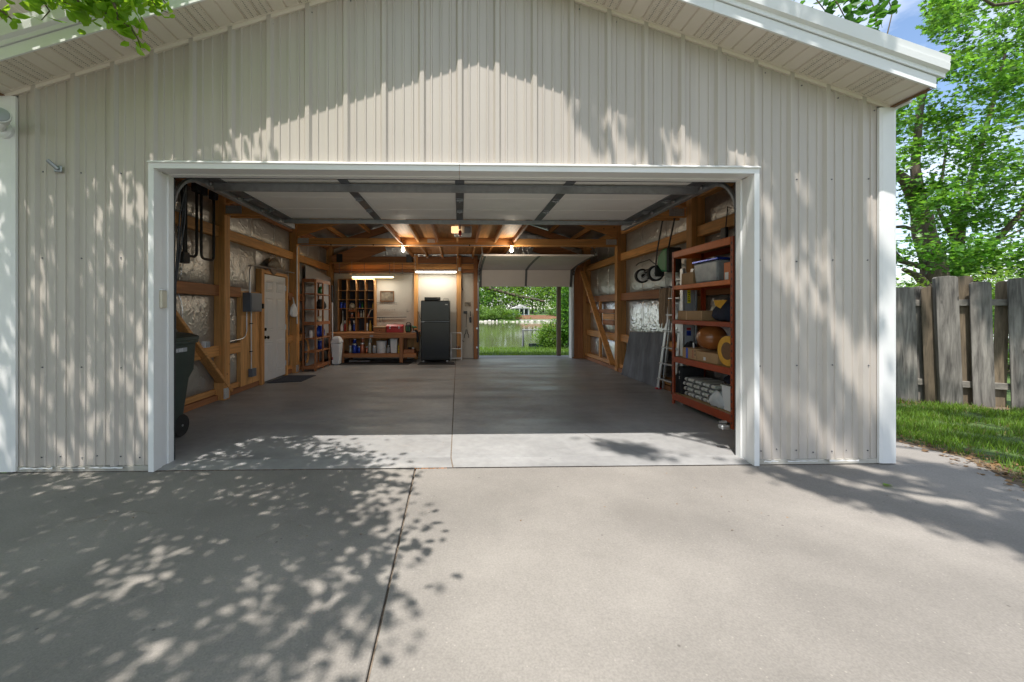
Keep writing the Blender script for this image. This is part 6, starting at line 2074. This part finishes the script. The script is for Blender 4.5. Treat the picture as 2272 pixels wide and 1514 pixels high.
def maple():
    rs = np.random.default_rng(44)
    def at(px, py, y):
        u, v = (px - 1043) / 900, (py - 690) / 900
        return (u * y + .0256 * y + .0, y * (1 - .0256 * u), 1.264 - v * y)
    t = thing('maple_tree', (14.5, 11.6, -.05), 'large sunlit maple tree with leaning trunk behind the wooden fence', 'tree')
    limb(t, [at(2088, 790, 12), at(2078, 640, 12), at(2068, 570, 12), at(2050, 520, 12), at(2045, 480, 12)], .33, .24, name='trunk', n=12)
    limb(t, [at(2046, 500, 12), at(2028, 440, 11.8), at(2008, 400, 11.6), at(1975, 375, 11.4), at(1930, 330, 11.2)], .20, .08)
    limb(t, [at(2048, 500, 12), at(2040, 440, 12), at(2030, 370, 12), at(2040, 250, 12), at(2070, 120, 12)], .17, .05)
    limb(t, [at(2070, 600, 12), at(2000, 580, 12), at(1980, 555, 12), at(1940, 500, 12)], .09, .04)
    limb(t, [at(2058, 540, 12), at(2035, 512, 11.8), at(2005, 503, 11.7), at(1970, 505, 11.6)], .07, .035)
    limb(t, [at(2060, 640, 12), at(2035, 612, 12), at(2005, 598, 11.8)], .14, .06)
    t2 = thing('maple_tree', (16.9, 13.3, -.05), 'second slimmer maple trunk with forked crown right behind the fence', 'tree')
    limb(t2, [at(2138, 760, 13.5), at(2130, 620, 13.5), at(2124, 560, 13.5), at(2128, 510, 13.5), at(2120, 440, 13.5)], .20, .13, name='trunk', n=10)
    limb(t2, [at(2126, 545, 13.5), at(2105, 515, 13.4), at(2080, 460, 13.4), at(2100, 330, 13.4)], .09, .03)
    limb(t2, [at(2140, 592, 13), at(2175, 572, 12.5), at(2215, 530, 12.2), at(2260, 480, 12), at(2300, 420, 12)], .11, .05)
    limb(t2, [at(2200, 545, 12.3), at(2235, 525, 12), at(2275, 505, 12)], .05, .02)
    limb(t2, [at(2160, 630, 12.5), at(2190, 610, 12), at(2225, 600, 12)], .08, .03)
    limb(t2, [at(2130, 500, 13.5), at(2160, 380, 13), at(2200, 240, 12.6), at(2230, 120, 12.2)], .11, .03)
    limb(t2, [at(2330, 40, 10), at(2260, 5, 10), at(2205, 12, 10), at(2150, -20, 10)], .06, .02)

    def dens(px, py):
        if py < 60:
            d = .85 if px > 2040 + .3 * py else .0
            if 2050 < px < 2180 and 55 > py > 30: d *= .5
        elif py < 200:
            xl = np.interp(py, [60, 105, 135, 165, 200], [2032, 2090, 2060, 2055, 2058])
            d = .9 if px > xl else 0
            if 2085 < px < 2250 and 62 < py < 100: d *= .35
            if px > 2235 and 30 < py < 90: d *= .3
        else:
            d = .95
            if px < 2070 and 430 < py < 600: d = .42
            if 2070 < px < 2150 and 500 < py < 570: d = .5
        # breathing gaps
        g = math.sin(px * .075 + 2 * math.sin(py * .021)) * math.sin(py * .093 + 1.5 * math.sin(px * .03))
        if g > .35 and py > 180: d *= .12
        return d
    for tr, n, seed, ylo, yhi, m, lo, hi, sz, xlo in ((t, 165, 1, 10, 13.5, 'leaf_maple', -70, 640, (.09, .15), 1880), (t2, 105, 2, 11.5, 15.5, 'leaf_maple', -70, 645, (.10, .16), 2020)):
        C = []
        q = np.random.default_rng(seed)
        while len(C) < n:
            px, py = q.uniform(xlo, 2420), q.uniform(lo, hi)
            if q.random() < dens(px, py):
                C.append(at(px, py, q.uniform(ylo, yhi)))
        P = clump_leaves(C, 120, (.27, .27, .15), q)
        px, py, f = px_of(P)
        keep = (py > 200) | (np.array([dens(a, b) for a, b in zip(px, py)]) > .2)
        P = P[keep]
        o = scatter('crown', LEAF_MAPLE_V, LEAF_MAPLE_F, P, rand_rot(len(P), .75, q), q.uniform(*sz, len(P)), m, tr)
        o['kind'] = 'stuff'


maple()


def leafy(name, label, cat, c, rad, n_clump, per, leaf, size, seed, trunk=None, group=None, sd=.22, tv=None, shell=.55):
    rs = np.random.default_rng(seed)
    c = np.array(c, float); rad = np.array(rad, float)
    t = thing(name, (c[0], c[1], trunk[2] if trunk else c[2] - rad[2]), label, cat, group)
    D = rs.normal(0, 1, (n_clump, 3)); D /= np.linalg.norm(D, axis=1)[:, None]
    C = c + D * rad * (rs.uniform(shell, 1, n_clump) ** .6)[:, None]
    P = clump_leaves(C, per, rad * sd, rs)
    gz_ = trunk[2] if trunk else c[2] - rad[2]
    P = P[P[:, 2] > gz_ + .02]
    big = tv is None
    o = scatter('crown' if trunk else 'foliage', LEAF_SMALL_V, LEAF_SMALL_F, P, rand_rot(len(P), .9, rs), rs.uniform(size * .7, size * 1.3, len(P)), leaf, t)
    o['kind'] = 'stuff'
    if trunk:
        limb(t, [tuple(trunk[:3]), ((trunk[0] + c[0]) / 2 + rs.normal(0, .1), (trunk[1] + c[1]) / 2, (trunk[2] + c[2]) / 2), tuple(c)], trunk[3] if len(trunk) > 3 else .15, .05, name='trunk')
    else:
        for i in range(3):
            q = C[rs.integers(0, n_clump)]
            limb(t, wob((c[0], c[1], gz_), q, 4, .4, rs), .02 * rad[2] + .01, .006, name='stem', n=5)
    return t


leafy('hedge_bush', 'bright green bush just behind the left end of the wooden fence', 'bush', (8.6, 8.0, .85), (1.0, .8, .95), 110, 60, 'leaf_light', .08, 71)
leafy('hedge_bush', 'bright green bush behind the right end of the wooden fence', 'bush', (11.2, 8.0, .95), (1.3, .8, 1.0), 110, 60, 'leaf_light', .08, 72)
leafy('hedge_bush', 'low green bush behind the middle of the wooden fence', 'bush', (10.0, 8.4, .75), (.9, .8, .8), 90, 60, 'leaf_maple', .08, 73)
for i, (x, y, r, h) in enumerate(((24, 26, 3.0, 2.0), (29, 27, 3.5, 2.2), (35, 28, 4, 2.4), (42, 30, 4.5, 2.6), (28, 33, 4, 3.0))):
    leafy('background_tree', ('leftmost small', 'second', 'third', 'fourth', 'tallest')[i] + ' tree in the far row beyond the wooden fence', 'tree', (x, y, h * .62), (r, r, h * .55), 90, 45, 'leaf_far', .34, 80 + i, trunk=(x, y, -.5, .2), group='far trees beyond the fence')
for i, z in enumerate((3.42, 3.62)):
    p = [(9 + 1.2 * k, 12.0, z + .06 * (k - 4) * (k - 4) / 16 + (.022 * k) - .1) for k in range(12)]
    o = MB().tube(p, .012 if i == 0 else .006, 5).build('utility_wire', 'wire_black')
    tag(o, ('thick' if i == 0 else 'thin upper') + ' black utility wire crossing in front of the maple trunks', 'wire')

# ------------------------------------------------------------------ neighbouring house eave, top left
house = thing('house', (-5.6, 6, 0), 'house with boarded eave soffit above the left end of the garage roof', 'house')
for i in range(26):
    x = -3.75 - i * .17
    bx('soffit_board', 'soffit', house, x - .166, x, 3.72, 6.0, 4.40, 4.42, .003)
BX(-8.3, -3.72, 3.68, 6.1, 4.421, 4.46).build('roof', 'frame_brown', house)
BX(-8.4, -3.70, 3.60, 3.70, 4.40, 4.58).build('fascia', 'rake_trim', house)
MB().prism([(3.6, 4.47), (9.5, 6.4), (9.5, 4.47)], 'x', -8.4, -3.70).build('roof', 'house_roof', house)
BX(-8.3, -3.78, 6.1, 9.4, -.05, 4.42).build('wall', 'siding', house)

# ================================================================== behind the garage: porch, lake shore, far bank
def porch():
    t = thing('back_porch', (2.68, 11.6, 0), 'brown porch post with knee brace outside the back door', 'porch')
    bx('post', 'porch_wood', t, 2.78, 2.89, 11.50, 11.61, -.02, 2.25, .006)
    MB().bar((2.83, 11.55, 2.0), (2.50, 11.55, 2.30), .07, .09).build('knee_brace', 'porch_wood', t, bevel=.005)
    bx('beam', 'porch_wood', t, -.5, 5.6, 11.50, 11.61, 2.252, 2.40, .005)
    bx('post', 'porch_wood', t, 5.4, 5.51, 11.50, 11.61, -.02, 2.25, .006)
    bx('post', 'porch_wood', t, -.5, -.39, 11.50, 11.61, -.02, 2.25, .006)
    MB().prism([(10.96, 2.62), (11.9, 2.42), (11.9, 2.47), (10.96, 2.67)], 'x', -.7, 5.8).build('roof', 'roof_metal', t)


porch()


def swing():
    t = thing('garden_swing', (4.2, 18.5, -1.1), 'dark A-frame garden swing standing at the lake edge', 'swing')
    z1 = .38
    for x, s in ((2.78, -1), (4.5, 1)):
        MB().tube([(x, 18.1, -1.15), (x + .12, 18.5, z1)], .03, 6).build('leg', 'dark_steel', t)
        MB().tube([(x + .25, 18.9, -1.15), (x + .12, 18.5, z1)], .03, 6).build('leg', 'dark_steel', t)
    MB().tube([(2.85, 18.5, z1), (4.65, 18.5, z1)], .035, 6).build('top_beam', 'dark_steel', t)
    bx('seat', 'cart_green', t, 3.2, 4.3, 18.3, 18.75, -.72, -.66, .02)
    bx('backrest', 'cart_green', t, 3.2, 4.3, 18.75, 18.8, -.66, -.25, .02)
    for x in (3.25, 4.25):
        MB().tube([(x, 18.5, z1), (x, 18.35, -.66)], .008, 5).build('chain', 'dark_steel', t)


swing()
leafy('shore_tree', 'leafy tree on the near lake shore hanging over the water', 'tree', (2.2, 21.5, 4.4), (4.3, 2.2, 2.9), 150, 60, 'leaf_light', .15, 101, trunk=(-1.6, 22, -1.4, .28))
tt = bpy.data.objects['shore_tree']
limb(tt, [(-1.5, 22, 1.6), (1.0, 21.5, 2.6), (3.2, 21.2, 2.0), (4.4, 21, 1.75)], .14, .05)
leafy('shrub', 'tall leafy shrub right of the porch post outside the back door', 'shrub', (4.15, 14.2, 1.25), (.62, .6, 1.35), 130, 60, 'leaf_maple', .09, 102)
leafy('shrub', 'low bright shrub in front of the swing by the lawn edge', 'shrub', (3.35, 14.6, .32), (.55, .4, .45), 90, 55, 'leaf_light', .075, 103)
leafy('shrub', 'tall green shrub seen between porch post and door jamb', 'shrub', (4.55, 15.3, 1.6), (.75, .6, 1.7), 120, 60, 'leaf_dark', .10, 104)


def far_shore():
    for i, (x, y, r, h, lf) in enumerate(((6, 104, 2.6, 3.2, 'leaf_light'), (10, 105, 2.4, 3.0, 'leaf_far'), (13.2, 104, 2.6, 2.2, 'leaf_light'), (8, 102.5, 1.8, 1.8, 'leaf_far'), (25, 106, 2.2, 4.2, 'leaf_light'), (29, 107, 2.6, 5, 'leaf_far'), (2, 104, 2.4, 3.4, 'leaf_light'))):
        leafy('bank_bush', ('green bush', 'darker bush', 'low pale bush', 'small dark bush', 'yellow-green bush', 'tall bush', 'broad bush')[i] + ' on the far lake bank, ' + ('first', 'second', 'third', 'fourth', 'fifth', 'sixth', 'seventh')[i] + ' of the row', 'bush', (x, y, -.9 + h * .5), (r, 1.4, h * .55), 50, 40, lf, .32, 120 + i, group='bushes on the far bank')
    k = 0
    for i, (x, y, r, h, lf) in enumerate(((-4, 122, 5, 13, 'leaf_far'), (5, 126, 6, 14, 'leaf_maple'), (14, 130, 6, 12, 'leaf_far'), (23, 128, 6, 13, 'leaf_light'), (33, 126, 6, 12, 'leaf_far'), (42, 130, 7, 14, 'leaf_maple'), (54, 134, 7, 13, 'leaf_far'), (-14, 126, 6, 12, 'leaf_light'), (68, 138, 8, 13, 'leaf_far'), (10, 142, 8, 17, 'leaf_far'), (30, 145, 8, 18, 'leaf_far'))):
        leafy('far_tree', 'far tree across the lake, number ' + ('one', 'two', 'three', 'four', 'five', 'six', 'seven', 'eight', 'nine', 'ten', 'eleven')[i] + ' in the far row', 'tree', (x, y, h * .60), (r, r * .7, h * .5), 70, 45, lf, .85, 140 + i, trunk=(x, y, 0, .35), group='trees across the lake')
    t = thing('lake_house', (17.5, 116, .05), 'small blue-grey lake house with white posts on the far bank', 'house')
    BX(15.4, 19.6, 115, 119, 0.05, 2.0).build('wall', 'house_wall', t)
    MB().prism([(14.9, 1.95), (20.1, 1.95), (17.5, 3.0)], 'y', 114.2, 119.5).build('roof', 'house_roof', t)
    for i in range(4):
        x = 15.5 + i * 1.33
        BX(x, x + .14, 114.3, 114.44, .05, 1.95).build('post', 'house_white', t)
    for i in range(3):
        BX(15.85 + i * 1.28, 16.75 + i * 1.28, 114.92, 114.99, .35, 1.7).build('window', 'glass_dark', t)
    t = thing('retaining_wall', (20, 104, -1.2), 'red-brown terraced retaining wall below the lake house', 'wall')
    BX(14.5, 25.5, 104, 104.5, -1.2, -.1).build('terrace', 'brick_red', t)
    BX(14.5, 25.5, 105.2, 106, -.4, .12).build('terrace', 'brick_red', t)
    t = thing('sea_wall', (19, 101, -1.5), 'pale stone sea wall along the far water edge', 'wall')
    rs = np.random.default_rng(5)
    for i in range(26):
        x = 5.0 + i * .82 + rs.uniform(-.3, .3)
        r = rs.uniform(.2, .6)
        h = rs.uniform(.2, .75)
        m = MB().lathe([(r * .7, 0), (r, h * .3), (r * .9, h * .6), (r * .4, h)], (x, 100.2 + rs.uniform(-.5, .5), -1.65), 7)
        m.build('stone', 'stone_pale', t, bevel=.04)
    BX(15, 27, 100.9, 101.6, -1.7, -.95).build('cap', 'stone_pale', t)


far_shore()
